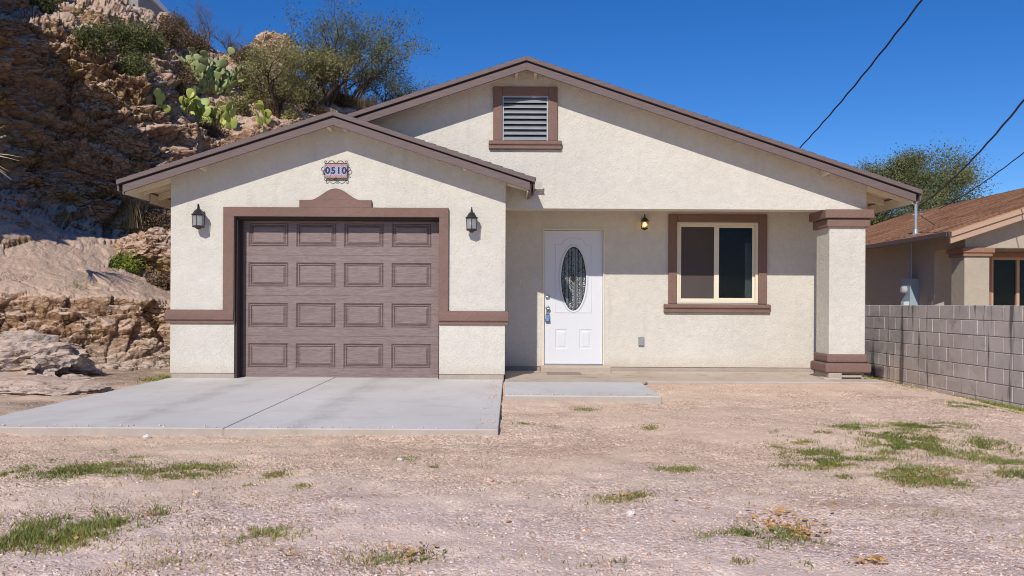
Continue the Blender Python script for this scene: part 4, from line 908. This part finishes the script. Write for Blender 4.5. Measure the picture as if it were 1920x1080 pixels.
b = gp(30, 740); boulder('boulder', 'low smooth whitish rock slab in front of the jagged rocks', (b.x-0.1, b.y+0.35, -0.03), (0.95,0.55,0.16), 8, M['pale'], sharp=0.12, grp='rocks by the bank')
b = gp(98, 688); boulder('boulder', 'rounded cream boulder resting against the cut bank', (b.x, b.y+0.0, 0.10), (0.27,0.25,0.22), 12, M['pale'], sharp=0.13, grp='rocks by the bank')
b = gp(140, 715); boulder('boulder', 'small flat pale rock in the dirt right of the rock mass', (b.x, b.y, -0.02), (0.22,0.16,0.07), 17, M['pale'], sub=4, grp='rocks by the bank')
b = hit(292, 478); boulder('rock_outcrop', 'lit pinkish rock outcrop beside the garage corner', (b.x+0.05, b.y-0.35, b.z+0.0), (0.62,0.6,0.48), 23, M['hill'], cat='rock')
b = P(512, 112, 33); boulder('hilltop_rock', 'rounded tan rock knob on the crest left of the trees', tuple(b), (0.95,0.9,1.1), 31, M['hill'], cat='rock', sharp=0.14)
b = P(325, 275, 20.6); boulder('gully_rock', 'shaded dark rock bulge in the gully above the garage roof', tuple(b), (0.6,0.6,0.75), 35, M['hill'], cat='rock', sharp=0.16)

# ------------------------------------------------------------------ plants
def leaves_mesh(centers, size, seed, aspect=0.45):
    r = np.random.default_rng(seed); n = len(centers); C_ = np.asarray(centers)
    d = r.normal(size=(n,3)); d /= np.linalg.norm(d, axis=1, keepdims=True); e = np.cross(d, r.normal(size=(n,3))); e /= np.linalg.norm(e, axis=1, keepdims=True)
    s = size*r.uniform(0.6, 1.4, (n,1)); a = d*s; b = e*s*aspect
    V = np.stack([C_-a, C_-b*0.9, C_+a, C_+b*0.9], 1).reshape(-1,3); F = np.arange(n*4).reshape(-1,4)
    return V, F
def tree(name, label, cat, base, height, spread, seed, leafmat_, barkmat=None, nleaf=9000, lsize=0.045, levels=4, trunks=3, lean=(0,0), r0=0.07, droop=0.0, crown=True, group=None, cl=0.22, splits=(3,5), flat=1.0, ell=None):
    rr = random.Random(seed); base = Vector(base); T = thing(name, label, cat, tuple(base), group); m = MB(); tips = []
    def grow(p, d, L, r, lev):
        n = 4 if lev < levels else 3; pts = [p.copy()]; rad = [r]; q = p.copy(); dd = d.copy()
        for i in range(n):
            dd = (dd + Vector((rr.gauss(0,1), rr.gauss(0,1), rr.gauss(0,0.8)))*0.20 + Vector((0,0,0.05-droop*lev*0.06))).normalized()
            q = q + dd*L/n; pts.append(q.copy()); rad.append(r*(1-0.42*(i+1)/n))
        m.tube(pts, rad, 6 if lev < 2 else (4 if lev < 4 else 3), cap=False)
        if lev >= levels: tips.append((pts[0], pts[-1])); return
        if lev >= levels-1: tips.append((pts[1], pts[-1]))
        for _ in range(rr.randint(*splits)):
            i = rr.randint(1, n); nd = (dd + Vector((rr.gauss(0,1), rr.gauss(0,1), rr.gauss(0.15,0.6)*flat))*0.62).normalized()
            grow(pts[i], nd, L*rr.uniform(0.55,0.82), rad[i]*0.62, lev+1)
    for k in range(trunks):
        a = 2*math.pi*k/trunks + rr.uniform(0,1); s = spread*rr.uniform(0.5,1.0)
        d = Vector((math.cos(a)*s+lean[0], math.sin(a)*s*0.8+lean[1], 1.0)).normalized(); grow(base - Vector((0,0,0.1)), d, height*0.36, r0*rr.uniform(0.7,1.1), 0)
    m.build('trunk', barkmat or M['bark'], T)
    if crown and nleaf:
        g = np.random.default_rng(seed); ti = g.integers(0, len(tips), nleaf); A = np.array([list(t_[0]) for t_ in tips]); B = np.array([list(t_[1]) for t_ in tips])
        u = g.uniform(0.1,1.1,(nleaf,1)); Cn = A[ti]*(1-u)+B[ti]*u + g.normal(size=(nleaf,3))*cl*0.35
        if ell:
            ec, er = np.array(ell[:3]), np.array(ell[3:]); q_ = g.normal(size=(150,3)); q_ /= np.linalg.norm(q_, axis=1, keepdims=True); q_ = ec + q_*er*g.uniform(0.35,1.0,(150,1))**0.6
            sz_ = g.uniform(0.18,0.42,(150,1)); k_ = g.integers(0,150,nleaf); Cl = q_[k_] + g.normal(size=(nleaf,3))*sz_[k_]*np.array([1,1,0.75])
            inside = (((Cn-ec)/er)**2).sum(1) < 1.25; Cn = np.where((inside & (g.uniform(0,1,nleaf) < 0.35))[:,None], Cn, Cl)
        V, F_ = leaves_mesh(Cn, lsize, seed+1); link_mesh('crown', np_mesh('crown', V, F_), leafmat_, T)
    return T
def down(v, d=0.1): return (v.x, v.y, v.z-d)
tg = 'trees on the hill crest'
tree('mesquite_tree', 'olive mesquite tree on the hill slope nearest the big cactus', 'tree', down(hit(522,212)), 3.0, 0.75, 11, M['mesq'], nleaf=12000, lsize=0.032, group=tg, lean=(-0.15,0), cl=0.25)
tree('mesquite_tree', 'second olive mesquite tree with dark trunks right of the rock knob', 'tree', down(hit(588,200)), 3.2, 0.7, 14, M['mesq'], nleaf=15000, lsize=0.035, group=tg, lean=(-0.1,0), cl=0.25)
tree('mesquite_tree', 'largest grey green mesquite tree against the sky above the garage ridge', 'tree', down(hit(655,200,29)), 4.4, 0.8, 22, M['mesq2'], nleaf=13000, lsize=0.036, levels=4, group=tg, lean=(0.15,0), cl=0.3, r0=0.08)
tree('mesquite_tree', 'thin tall mesquite with bare upper twigs behind the dense trees', 'tree', down(hit(612,195,29)), 4.8, 0.35, 25, M['mesq2'], nleaf=5000, lsize=0.035, group=tg, cl=0.3, r0=0.05)
tree('mesquite_tree', 'small sparse mesquite tree just above the main roof edge', 'tree', P(735,235,30), 2.9, 0.7, 33, M['mesq2'], nleaf=5500, lsize=0.035, group=tg, cl=0.3, r0=0.045, lean=(0.25,0))
tree('broadleaf_tree', 'grey green tree with drooping twigs behind the neighbour roof', 'tree', (15.2, 31.5, -0.3), 6.4, 0.30, 41, M['mesq2'], M['twig'], nleaf=90000, lsize=0.04, levels=5, cl=0.4, ell=(15.0,31.5,4.7,2.45,2.2,2.1), r0=0.16, trunks=3, splits=(3,4), droop=0.1)
tree('bare_shrub', 'bare dark twiggy shrub on the skyline above the big cactus', 'shrub', down(hit(385,82,27.5)), 2.1, 0.5, 51, None, M['twig'], crown=False, levels=4, trunks=3, r0=0.03, group='bare shrubs on the skyline')
tree('bare_shrub', 'bare feathery shrub on the skyline right of the dark one', 'shrub', down(hit(432,100,28.5)), 1.9, 0.35, 52, None, M['twig'], crown=False, levels=4, trunks=3, r0=0.022, group='bare shrubs on the skyline')
tree('bare_shrub', 'bare brown shrub on the crest beside the white wall', 'shrub', down(hit(335,60,27)), 1.1, 0.9, 53, M['weed'], M['twig'], nleaf=2500, lsize=0.03, levels=3, trunks=5, r0=0.02, group='bare shrubs on the skyline')
def bush(label, px, py, h, seed, mat_, n=3500, spread=1.0, ls=0.03, name='desert_shrub', grp='shrubs on the hillside', lv=3, fb=24):
    return tree(name, label, 'shrub', down(hit(px,py,fb),0.05), h, spread, seed, mat_, M['twig'], nleaf=n, lsize=ls, levels=lv, trunks=6, r0=0.02, group=grp, cl=0.28, splits=(3,4))
bush('large dark green shrub growing from the upper cliff ledge', 238, 100, 1.25, 61, M['darkleaf'], 9000, 1.3, 0.032)
bush('dark green shrub on the cliff edge right of the large shrub', 285, 95, 0.7, 62, M['darkleaf'], 3500, 1.2)
bush('dark shrub at the top left corner of the cliff', 75, 18, 0.8, 63, M['darkleaf'], 4000, 1.3)
bush('dark brown dense bush behind the big cactus', 452, 118, 1.0, 64, M['weed'], 6000, 1.0)
bush('tangled grey brown brush under the big cactus', 330, 165, 0.8, 65, M['weed'], 2500, 1.2)
bush('grey dry brush just right of the big cactus foot', 465, 165, 0.8, 66, M['mesq'], 4500, 1.0)
bush('low grey brush among the small cacti', 500, 205, 0.55, 67, M['weed'], 2500, 1.1)
bush('small brown brush at the gully edge above the garage roof', 395, 250, 0.55, 68, M['weed'], 2500, 1.1)
bush('low green brush near the garage ridge', 545, 222, 0.5, 69, M['mesq'], 2500, 1.1)
bush('bright green bush at the foot of the shaded cliff', 235, 505, 0.5, 70, M['bushgreen'], 4000, 0.55, 0.028)
bush('dry brown low bush on the slope beside the garage', 300, 535, 0.4, 71, M['weed'], 2500, 1.4)
bush('dark tangled brush hanging under the garage eave', 292, 430, 0.7, 72, M['weed'], 3000, 1.2)
bush('brown brush along the skyline between bare shrubs', 365, 92, 0.8, 73, M['weed'], 4500, 1.4, fb=27)
bush('brown bushy scrub on the skyline below the white wall', 315, 75, 0.9, 74, M['weed'], 4500, 1.4, fb=27)
bush('grey brush under the largest mesquite tree', 640, 200, 0.7, 75, M['weed'], 3000, 1.2, fb=28)
bush('olive scrub on the ledge left of the large cliff shrub', 170, 80, 0.7, 76, M['darkleaf'], 4500, 1.4)
bush('dark scrub below the large cliff shrub', 255, 135, 0.7, 77, M['darkleaf'], 4000, 1.2)
bush('grey brown scrub left of the big cactus', 345, 150, 0.7, 78, M['weed'], 3500, 1.2)
bush('olive brush behind the lower cacti row', 445, 200, 0.55, 79, M['mesq'], 3000, 1.2)
bush('dry brown brush just above the garage ridge', 590, 215, 0.55, 80, M['weed'], 3500, 1.3)
bush('dark brush under the second mesquite tree', 565, 190, 0.8, 85, M['mesq2'], 5000, 1.2)
bush('olive low shrub filling the slope under the first mesquite', 480, 190, 0.6, 86, M['mesq'], 4000, 1.2)
bush('grey brush on the crest right of the thin tall mesquite', 625, 190, 0.9, 87, M['mesq2'], 4500, 1.2, fb=28)
bush('small green shrub on the sandy slope above the ledge', 150, 538, 0.12, 88, M['bushgreen'], 600, 1.4, 0.014)
bush('small brown shrub on the sandy slope left part', 30, 520, 0.14, 89, M['weed'], 600, 1.6, 0.014)
# blades helper
def blades(pts, hmin, hmax, w, seed, lean=0.5):
    r = np.random.default_rng(seed); n = len(pts); Pb = np.asarray(pts, float); a = r.uniform(0, 2*np.pi, n); h = r.uniform(hmin, hmax, n); l = h*r.uniform(0.1, lean, n)
    side = np.stack([np.cos(a+1.57), np.sin(a+1.57), np.zeros(n)], 1)*(w*r.uniform(0.7,1.3,n))[:,None]; out = np.stack([np.cos(a), np.sin(a), np.zeros(n)], 1)
    mid = Pb + out*(l*0.4)[:,None] + np.array([0,0,1])*(h*0.6)[:,None]; tip = Pb + out*l[:,None] + np.array([0,0,1])*h[:,None]
    V = np.stack([Pb-side, Pb+side, mid+side*0.7, mid-side*0.7, tip], 1).reshape(-1,3); k = np.arange(n)[:,None]*5
    F4 = np.concatenate([k, k+1, k+2, k+3], 1); F3 = np.concatenate([k+3, k+2, k+4, k+4], 1)
    return V, F4, F3[:, :3]
def blade_obj(name, V, F4, F3, mat_, **kw):
    me = bpy.data.meshes.new(name); me.from_pydata(V.tolist(), [], F4.tolist()+F3.tolist()); me.update(); return link_mesh(name, me, mat_, **kw)
def tuft(label, px, py, h, n, r, seed, mat_='drygrass', base=None, grp='dry grass clumps on the hill', name='grass_clump'):
    b = base or hit(px, py); g = np.random.default_rng(seed); pts = np.array([b.x,b.y,b.z-0.04]) + g.normal(size=(n,3))*np.array([r,r,0.01])
    V, a, c = blades(pts, h*0.5, h, 0.006, seed, 0.75); o = blade_obj(name, V, a, c, M[mat_], origin=(b.x,b.y,b.z)); return tag(o, label, 'grass clump', grp)
tuft('tall dry straw grass clump in front of the dark cliff', 255, 425, 0.75, 260, 0.10, 81)
tuft('dry grass clump below the large mesquite tree, left one', 668, 205, 0.7, 220, 0.15, 82)
tuft('dry pale grass clump where the main roof meets the crest', 695, 203, 0.6, 220, 0.15, 83)
tuft('short dry grass among the small cacti', 420, 225, 0.35, 150, 0.15, 84)
# agave at left edge
ag = P(-62, 290, 13.2); m = MB(); r_ = random.Random(5)
for k in range(34):
    a = r_.uniform(-0.5, 0.9); e = r_.uniform(-0.7, 0.9); L = r_.uniform(0.6, 0.95); d = Vector((math.cos(a)*math.cos(e), -abs(math.sin(a))*0.7, math.sin(e))).normalized()
    pts = [ag + d*L*u + Vector((0,0,-0.16*u*u)) for u in (0,0.25,0.5,0.75,1.0)]; m.tube(pts, [0.011,0.010,0.008,0.005,0.001], 4)
tag(m.build('yucca', M['agave'], origin=tuple(ag)), 'pale spiky yucca leaves reaching in at the left edge of the cliff', 'yucca')
# prickly pears
def pad_mesh():
    bm = bmesh.new(); bmesh.ops.create_uvsphere(bm, u_segments=14, v_segments=9, radius=1.0); me = bpy.data.meshes.new('pad')
    for v in bm.verts:
        t_ = (v.co.z+1)/2; w = 0.42*(0.55+0.6*t_**0.8)*1.25; v.co = Vector((v.co.x*w, v.co.y*0.075, t_))
    for f in bm.faces: f.smooth = True
    bm.to_mesh(me); bm.free(); me.materials.append(M['pad_c']); return me
PAD = pad_mesh(); PADY = PAD.copy(); PADY.materials.clear()
t = NT('yellow_cactus_pad'); PADY.materials.append(t.fin(t.mix(t.ramp(t.noise(1.5, 3, 0.6, t.pos), [(0.35, 0.0), (0.65, 1.0)]), (0.30,0.36,0.09), (0.50,0.52,0.12)), 0.5, spec=0.4))
def cactus(label, base, n, size, width, seed, tiers=5, lv_rand=False, me=None):
    rr = random.Random(seed); px, py, wp = base; base = hit(px, py); T = thing('prickly_pear_cactus', label, 'cactus', tuple(base), 'prickly pear cacti'); tips = []; cnt = 0
    for k in range(max(4, n//5)):
        h_ = hit(px+rr.uniform(-wp, wp), py+rr.uniform(-10, 8)); h_ = h_ if abs(h_.y-base.y) < 1.2 else base
        tips.append((h_ + Vector((0,-0.04,-0.05)), Vector((rr.gauss(0,0.25), rr.gauss(-0.15,0.2), 1)).normalized(), 0))
    while cnt < n and tips:
        tips = [t_ for t_ in tips if t_[0].z-base.z < 1.5 and abs(t_[0].x-base.x) < width*1.4]
        if not tips: break
        p, d, lv = tips.pop(rr.randrange(len(tips)) if lv_rand else 0); s = size*rr.uniform(0.75, 1.15)*(1.0 if lv else 1.1)
        z = d; a = rr.uniform(-1.5, 1.5); x = Vector((math.cos(a), math.sin(a), 0)); x = (x-z*x.dot(z)).normalized(); y = z.cross(x)
        Mx = Matrix((x, y, z)).transposed().to_4x4(); Mx = Matrix.Translation(p-base) @ Mx @ Matrix.Scale(s, 4)
        o = bpy.data.objects.new('pad', me or PAD); COL.objects.link(o); o.parent = T; o.matrix_local = Mx; cnt += 1
        if lv < tiers:
            for _ in range(rr.choice((1,2,2,3))):
                u = rr.uniform(-0.8, 0.8); q = p + z*s*(0.93-0.25*abs(u)) + x*s*0.38*u; nd = (z + x*u*1.0 + Vector((rr.gauss(0,0.2), rr.gauss(0,0.25), 0.15))).normalized(); tips.append((q, nd, lv+1))
    return T
cactus('large tall prickly pear cactus on the slope left of the mesquite trees', (393,168,36), 170, 0.245, 0.62, 5, 8, True)
cactus('low yellow green prickly pear at the gully edge, left of the row', (345,212,16), 16, 0.26, 0.3, 8, 2, me=PADY)
cactus('bushy prickly pear directly below the large cactus', (378,235,18), 20, 0.28, 0.3, 10, 3, me=PADY)
cactus('bright yellow prickly pear at the middle of the lower row', (432,238,26), 16, 0.26, 0.35, 12, 2, me=PADY)
cactus('small prickly pear nearest the garage roof slope', (480,240,22), 12, 0.24, 0.3, 15, 2, me=PADY)
cactus('yellowish prickly pear half hidden beside the shaded gully rock', (308,205,12), 10, 0.24, 0.25, 18, 2, me=PADY)
# white building on the crest
wb = thing('hilltop_building', 'grey building with a white roof edge on the hill crest, top left', 'building', (-13.5, 36, 12))
a, b2 = P(262, -30, 34), P(332, 42, 38)
m = MB(); dv_ = (b2-a); off = Vector((-3.0, 2.0, 0))
def sl(pa, pb, z0, z1, off, nm, mt):
    m = MB(); m.add([pa+Vector((0,0,z0)), pb+Vector((0,0,z0)), pb+off+Vector((0,0,z0)), pa+off+Vector((0,0,z0)), pa+Vector((0,0,z1)), pb+Vector((0,0,z1)), pb+off+Vector((0,0,z1)), pa+off+Vector((0,0,z1))], [(0,1,2,3),(4,5,6,7),(0,1,5,4),(1,2,6,5),(2,3,7,6),(3,0,4,7)]); return m.build(nm, mt, wb)
sl(a, b2, -0.09, 0.16, off, 'roof_edge', plain('white_metal_roof', (0.75,0.77,0.8), 0.5)); sl(a+Vector((-0.1,0.1,0)), b2+Vector((-0.1,0.1,0)), -2.6, -0.095, off, 'wall', stucco('grey_wall', (0.30,0.28,0.27)))

# ------------------------------------------------------------------ gravel, grass, leaves on the ground
# pebbles
def pebbles(n, y0, y1, smin, smax, seed, name, label, xr=1.15):
    r = np.random.default_rng(seed); u = r.uniform(0,1,n*2); Yp = 1/((1/y0)*(1-u)+(1/y1)*u); Xp = r.uniform(-0.64, 0.66, n*2)*Yp*1.02
    ok = ~((Xp > -4.6) & (Xp < 0.03) & (Yp > 6.85)) & ~((Xp > -0.1) & (Xp < 1.8) & (Yp > 9.15)) & (Yp < 11.3); Xp, Yp = Xp[ok][:n], Yp[ok][:n]; n = len(Xp)
    cl_ = fbm(np.stack([Xp*0.9, Yp*0.9, 0*Xp], 1), 3, 91); keep = r.uniform(-0.9,0.7,n) < cl_; Xp, Yp = Xp[keep], Yp[keep]; n = len(Xp)
    q = np.stack([Xp, Yp, 0*Xp], 1); Zp = gz(Xp, Yp) + 0.022*fbm(q*1.1, 4, 3) + 0.010*fbm(q*7, 3, 5) + 0.005*fbm(q*24, 2, 8)
    bm = bmesh.new(); bmesh.ops.create_icosphere(bm, subdivisions=1, radius=1.0); bv = np.array([list(v.co) for v in bm.verts]); bf = np.array([[v.index for v in f.verts] for f in bm.faces]); bm.free()
    s = smin + (smax-smin)*r.uniform(0,1,n)**5; S = np.stack([s*r.uniform(0.7,1.3,n), s*r.uniform(0.7,1.3,n), s*r.uniform(0.4,0.8,n)], 1); a = r.uniform(0,6.28,n)
    V = bv[None]*(1+r.uniform(-0.25,0.25,(n,len(bv),1)))*S[:,None,:]; ca, sa = np.cos(a)[:,None], np.sin(a)[:,None]
    V = np.stack([V[...,0]*ca-V[...,1]*sa, V[...,0]*sa+V[...,1]*ca, V[...,2]], -1) + np.stack([Xp, Yp, Zp+s*0.12], 1)[:,None,:]
    F_ = (bf[None]+np.arange(n)[:,None,None]*len(bv)).reshape(-1,3); o = link_mesh(name, np_mesh(name, V.reshape(-1,3), F_), M['pebble']); return tag(o, label, 'gravel', kind='stuff')
pebbles(44000, 2.9, 11.2, 0.002, 0.0105, 5, 'gravel', 'loose pinkish grey gravel scattered over the yard')
r = np.random.default_rng(31); n = 500; e = r.integers(0, 3, n); q1 = r.uniform(0,1,n); d_ = np.abs(r.normal(size=n))*0.09
Xs = np.where(e == 0, -4.45+4.38*q1, np.where(e == 1, -0.08-d_*0.7, 0.05+1.6*q1)); Ys = np.where(e == 0, 6.955+d_*0.5, np.where(e == 1, 6.96+4.3*q1, 9.28+d_)); Zs = np.where(e == 2, 0.032, 0.002)
bm = bmesh.new(); bmesh.ops.create_icosphere(bm, subdivisions=1, radius=1.0); bv = np.array([list(v.co) for v in bm.verts]); bf = np.array([[v.index for v in f.verts] for f in bm.faces]); bm.free()
s_ = 0.002+0.008*r.uniform(0,1,n)**3; V = bv[None]*(1+r.uniform(-0.3,0.3,(n,len(bv),1)))*np.stack([s_*1.2,s_,s_*0.7],1)[:,None,:] + np.stack([Xs,Ys,Zs+s_*0.4],1)[:,None,:]
tag(link_mesh('spilled_gravel', np_mesh('spilled_gravel', V.reshape(-1,3), (bf[None]+np.arange(n)[:,None,None]*len(bv)).reshape(-1,3)), M['pebble']), 'fine gravel spilled over the edges of the concrete slabs', 'gravel', kind='stuff')
# grass patches : centre px, py, half width px, half height px, density, height
GP = [(70,1000,100,34,1.1,.08),(150,890,95,14,.5,.05),(1700,815,90,16,.4,.05),(1560,850,90,10,.4,.045),(1850,850,60,16,.5,.05),(1400,1010,70,16,.5,.05),(245,975,45,20,1.1,.07),(170,885,50,13,1.0,.06),(350,880,75,13,.8,.055),(268,860,22,5,.8,.04),(20,890,26,14,.8,.05),(515,890,26,7,.9,.045),(460,908,14,5,.8,.035),(575,915,22,7,.5,.04),
 (505,1000,55,14,.55,.05),(765,862,16,6,.8,.04),(812,880,8,4,.9,.04),(1165,937,58,11,.7,.055),(1095,770,22,5,.6,.04),(985,797,14,3,.7,.03),(1040,801,14,4,.9,.035),(1220,803,16,5,.6,.04),(1275,880,40,7,.7,.045),
 (1465,815,20,6,1.0,.045),(1455,838,16,7,1.0,.045),(1530,845,55,7,.9,.045),(1595,804,40,6,.7,.045),(1545,866,62,10,1.1,.06),(1578,893,20,5,1,.035),(1700,833,65,17,.9,.07),(1740,802,60,7,.8,.05),(1690,800,38,6,.7,.05),
 (1835,829,22,9,.9,.06),(1878,834,20,7,.8,.05),(1720,890,75,20,1.1,.055),(1900,868,30,8,1,.05),(1905,890,36,14,.7,.06),(1450,1003,85,22,.6,.045),(1390,1060,18,6,.8,.04),(1545,815,30,3,.6,.035),(1590,780,10,3,.6,.03),(750,1050,60,18,.6,.06),(1165,1065,60,14,.5,.05),(1830,760,60,6,.6,.05),(100,862,14,4,.6,.03),(1640,860,40,6,.6,.045),(1780,845,40,7,.6,.05),(1500,828,26,4,.7,.04),(1660,845,20,5,.7,.05),(1800,905,30,7,.5,.05),(1350,850,16,3,.4,.03),(130,1010,60,16,.8,.06),(40,940,30,6,.4,.04),(330,890,40,6,.5,.045),(640,925,18,4,.4,.03),(870,990,30,5,.25,.03),(1040,860,18,3,.35,.03),(1560,1060,60,8,.3,.04),(300,1050,60,10,.25,.04),(960,1062,50,8,.25,.04),(1750,960,50,6,.25,.03),(210,840,20,4,.4,.03),(410,915,30,5,.3,.03)]
pg, pd = [], []; g = np.random.default_rng(12)
for (cx_, cy_, rx, ry, den, hh) in GP:
    c0 = G(cx_, cy_, -0.055); ex = (G(cx_+rx, cy_, -0.055).x-c0.x)*1.2; ey = (G(cx_, cy_-ry, -0.055).y-G(cx_, cy_+ry, -0.055).y)/2
    n = int(min(14000, 7500*math.pi*ex*ey*den*1.8)); rr_ = g.normal(size=(n,2))*0.52; rr_[:,0] += 0.25*rr_[:,1]; x = c0.x+rr_[:,0]*ex; y = c0.y+rr_[:,1]*ey
    k = fbm(np.stack([x*9, y*9, 0*x+cx_], 1), 2, 4) > -0.25; x, y = x[k], y[k]
    z = gz(x, y)+0.022*fbm(np.stack([x,y,0*x],1)*1.1,4,3)-0.005; pts = np.stack([x,y,z],1); hs_ = np.full(len(pts), hh)
    dry = g.uniform(0,1,len(pts)) < 0.34; pg.append((pts[~dry], hh)); pd.append((pts[dry], hh*0.8))
def build_blades(name, lst, mat_, label, w, seed):
    VV, A4, A3, off_ = [], [], [], 0
    for i, (pts, h) in enumerate(lst):
        if len(pts) == 0: continue
        V, a, c = blades(pts, h*0.2, h*0.62, w, seed+i, 1.9); VV.append(V); A4.append(a+off_); A3.append(c+off_); off_ += len(V)
    o = blade_obj(name, np.concatenate(VV), np.concatenate(A4), np.concatenate(A3), mat_); return tag(o, label, 'grass', kind='stuff')
build_blades('grass', pg, M['grass'], 'short green grass growing in patches through the gravel', 0.0026, 300)
# sparse dry stems all over + dry share
n = 26000; u = g.uniform(0,1,n); Yp = 1/((1/3.0)*(1-u)+(1/10.5)*u); Xp = g.uniform(-0.62,0.62,n)*Yp; ok = ~((Xp > -4.7) & (Xp < 1.8) & (Yp > 6.8)); Xp, Yp = Xp[ok], Yp[ok]
k = fbm(np.stack([Xp*1.7, Yp*1.7, 0*Xp], 1), 3, 55) > 0.30; Xp, Yp = Xp[k], Yp[k]; pts = np.stack([Xp, Yp, gz(Xp,Yp)+0.0], 1); pd.append((pts, 0.035))
build_blades('dry_grass', pd, M['drygrass'], 'dry straw coloured grass mixed through the green patches', 0.0022, 500)
# weeds along the wall foot
wl = []
for (cx_, cy_, n, hh) in ((1640,722,500,.12),(1700,735,260,.06),(1760,748,240,.05),(1850,762,700,.09),(1890,768,500,.08)):
    c0 = G(cx_, cy_, -0.31); x = c0.x+g.normal(size=n)*0.14; y = c0.y+g.normal(size=n)*0.45; k = (x < 6.74); x, y = x[k], y[k]; wl.append((np.stack([x,y,gz(x,y)-0.005],1), hh))
for (cx_, cy_, n, hh) in ((282,714,200,.07),(312,709,160,.08),(60,722,120,.06)):
    c0 = G(cx_, cy_, -0.04); x = c0.x+g.normal(size=n)*0.09; y = c0.y+g.normal(size=n)*0.12; wl.append((np.stack([x,y,gz(x,y)],1), hh))
build_blades('weeds', wl, M['bushgreen'], 'bright green weeds along the foot of the block wall and driveway edge', 0.005, 700)
# fallen leaves
LP = [(1450,985,90,22,90),(1500,1000,60,15,60),(1730,900,80,12,60),(765,1050,60,16,26),(280,970,30,14,16),(150,1020,40,14,14),(540,1050,60,20,6),(1640,1068,40,8,40),(1180,940,40,10,22),(1270,960,500,60,22)]
Cs = []
for (cx_, cy_, rx, ry, n) in LP:
    for _ in range(n):
        c0 = G(cx_+random.gauss(0,0.45)*rx, cy_+random.gauss(0,0.45)*ry, -0.075); Cs.append((c0.x, c0.y, gzs(c0.x,c0.y)+random.uniform(0.008,0.025)))
V, F_ = leaves_mesh(Cs, 0.017, 5, 0.7); V = V.reshape(-1,4,3); ctr = V.mean(1, keepdims=True); V = ctr + (V-ctr)*np.array([1,1,0.45]); V = V.reshape(-1,3)
tag(link_mesh('fallen_leaves', np_mesh('fallen_leaves', V, F_), M['leafy']), 'dry orange brown fallen leaves lying in the grass patches', 'leaves', kind='stuff')
# dry twiggy weeds as single plants
for i, (px, py, h, lab) in enumerate(((1630,1062,.20,'brown twiggy dead weed at the bottom right of the gravel'), (752,1045,.16,'brown twiggy weed at the bottom middle among orange leaves'), (1492,985,.15,'sprawling brown weed in the leafy patch right of centre'),
      (185,945,.10,'thin dark weed beside the green grass at the left'), (1810,985,.10,'faint brown weed on the right side of the gravel'), (1625,790,.07,'tiny brown weed above the grass patches at the right'), (1280,806,.08,'small brown weed on the tan gravel in front of the porch'), (1340,822,.08,'small dry reddish weed right of the tan tyre track'))):
    b = G(px, py+8, -0.055); tree('dry_weed', lab, 'weed', (b.x,b.y,gzs(b.x,b.y)), h, 1.5, 100+i, M['weed'], M['weed'], nleaf=220, lsize=0.006, levels=3, trunks=6, r0=0.0022, group='dry weeds on the gravel', cl=0.04, splits=(3,4))
# single stones
for i, (px, py, r, lab) in enumerate(((1182,971,.020,'bright white stone lying alone on the gravel'), (275,818,.022,'small white stone at the driveway front edge'), (750,866,.014,'tiny white stone beside a green tuft'), (918,905,.022,'grey angular stone in the middle of the gravel'), (1100,1000,.016,'pale pink stone in the lower middle gravel'), (370,925,.022,'grey stone near the left grass patches'))):
    b = G(px, py, -0.055); boulder('stone', lab, (b.x,b.y,gzs(b.x,b.y)+r*0.4), (r*1.3,r,r*0.7), 200+i, M['white_rock'] if 'white' in lab else M['pebble'], sub=3, cat='stone', grp='loose stones')
# rubble at the foot of the bank
r = np.random.default_rng(77); n = 900; bm = bmesh.new(); bmesh.ops.create_icosphere(bm, subdivisions=1, radius=1.0); bv = np.array([list(v.co) for v in bm.verts]); bf = np.array([[v.index for v in f.verts] for f in bm.faces]); bm.free()
px = r.uniform(-120, 315, n); Yp = np.interp(px, cp, tab[:,1,0]) - np.abs(r.normal(size=n))*0.5+0.1; Xp = (px-VX)/FPX*Yp; s = 0.012+0.09*r.uniform(0,1,n)**5
V = bv[None]*(1+r.uniform(-0.3,0.3,(n,len(bv),1)))*np.stack([s*1.2,s,s*0.7],1)[:,None,:] + np.stack([Xp,Yp,gz(Xp,Yp)+s*0.2],1)[:,None,:]
tag(link_mesh('rubble', np_mesh('rubble', V.reshape(-1,3), (bf[None]+np.arange(n)[:,None,None]*len(bv)).reshape(-1,3)), M['pale']), 'small broken stones scattered along the foot of the bank', 'rubble', kind='stuff')
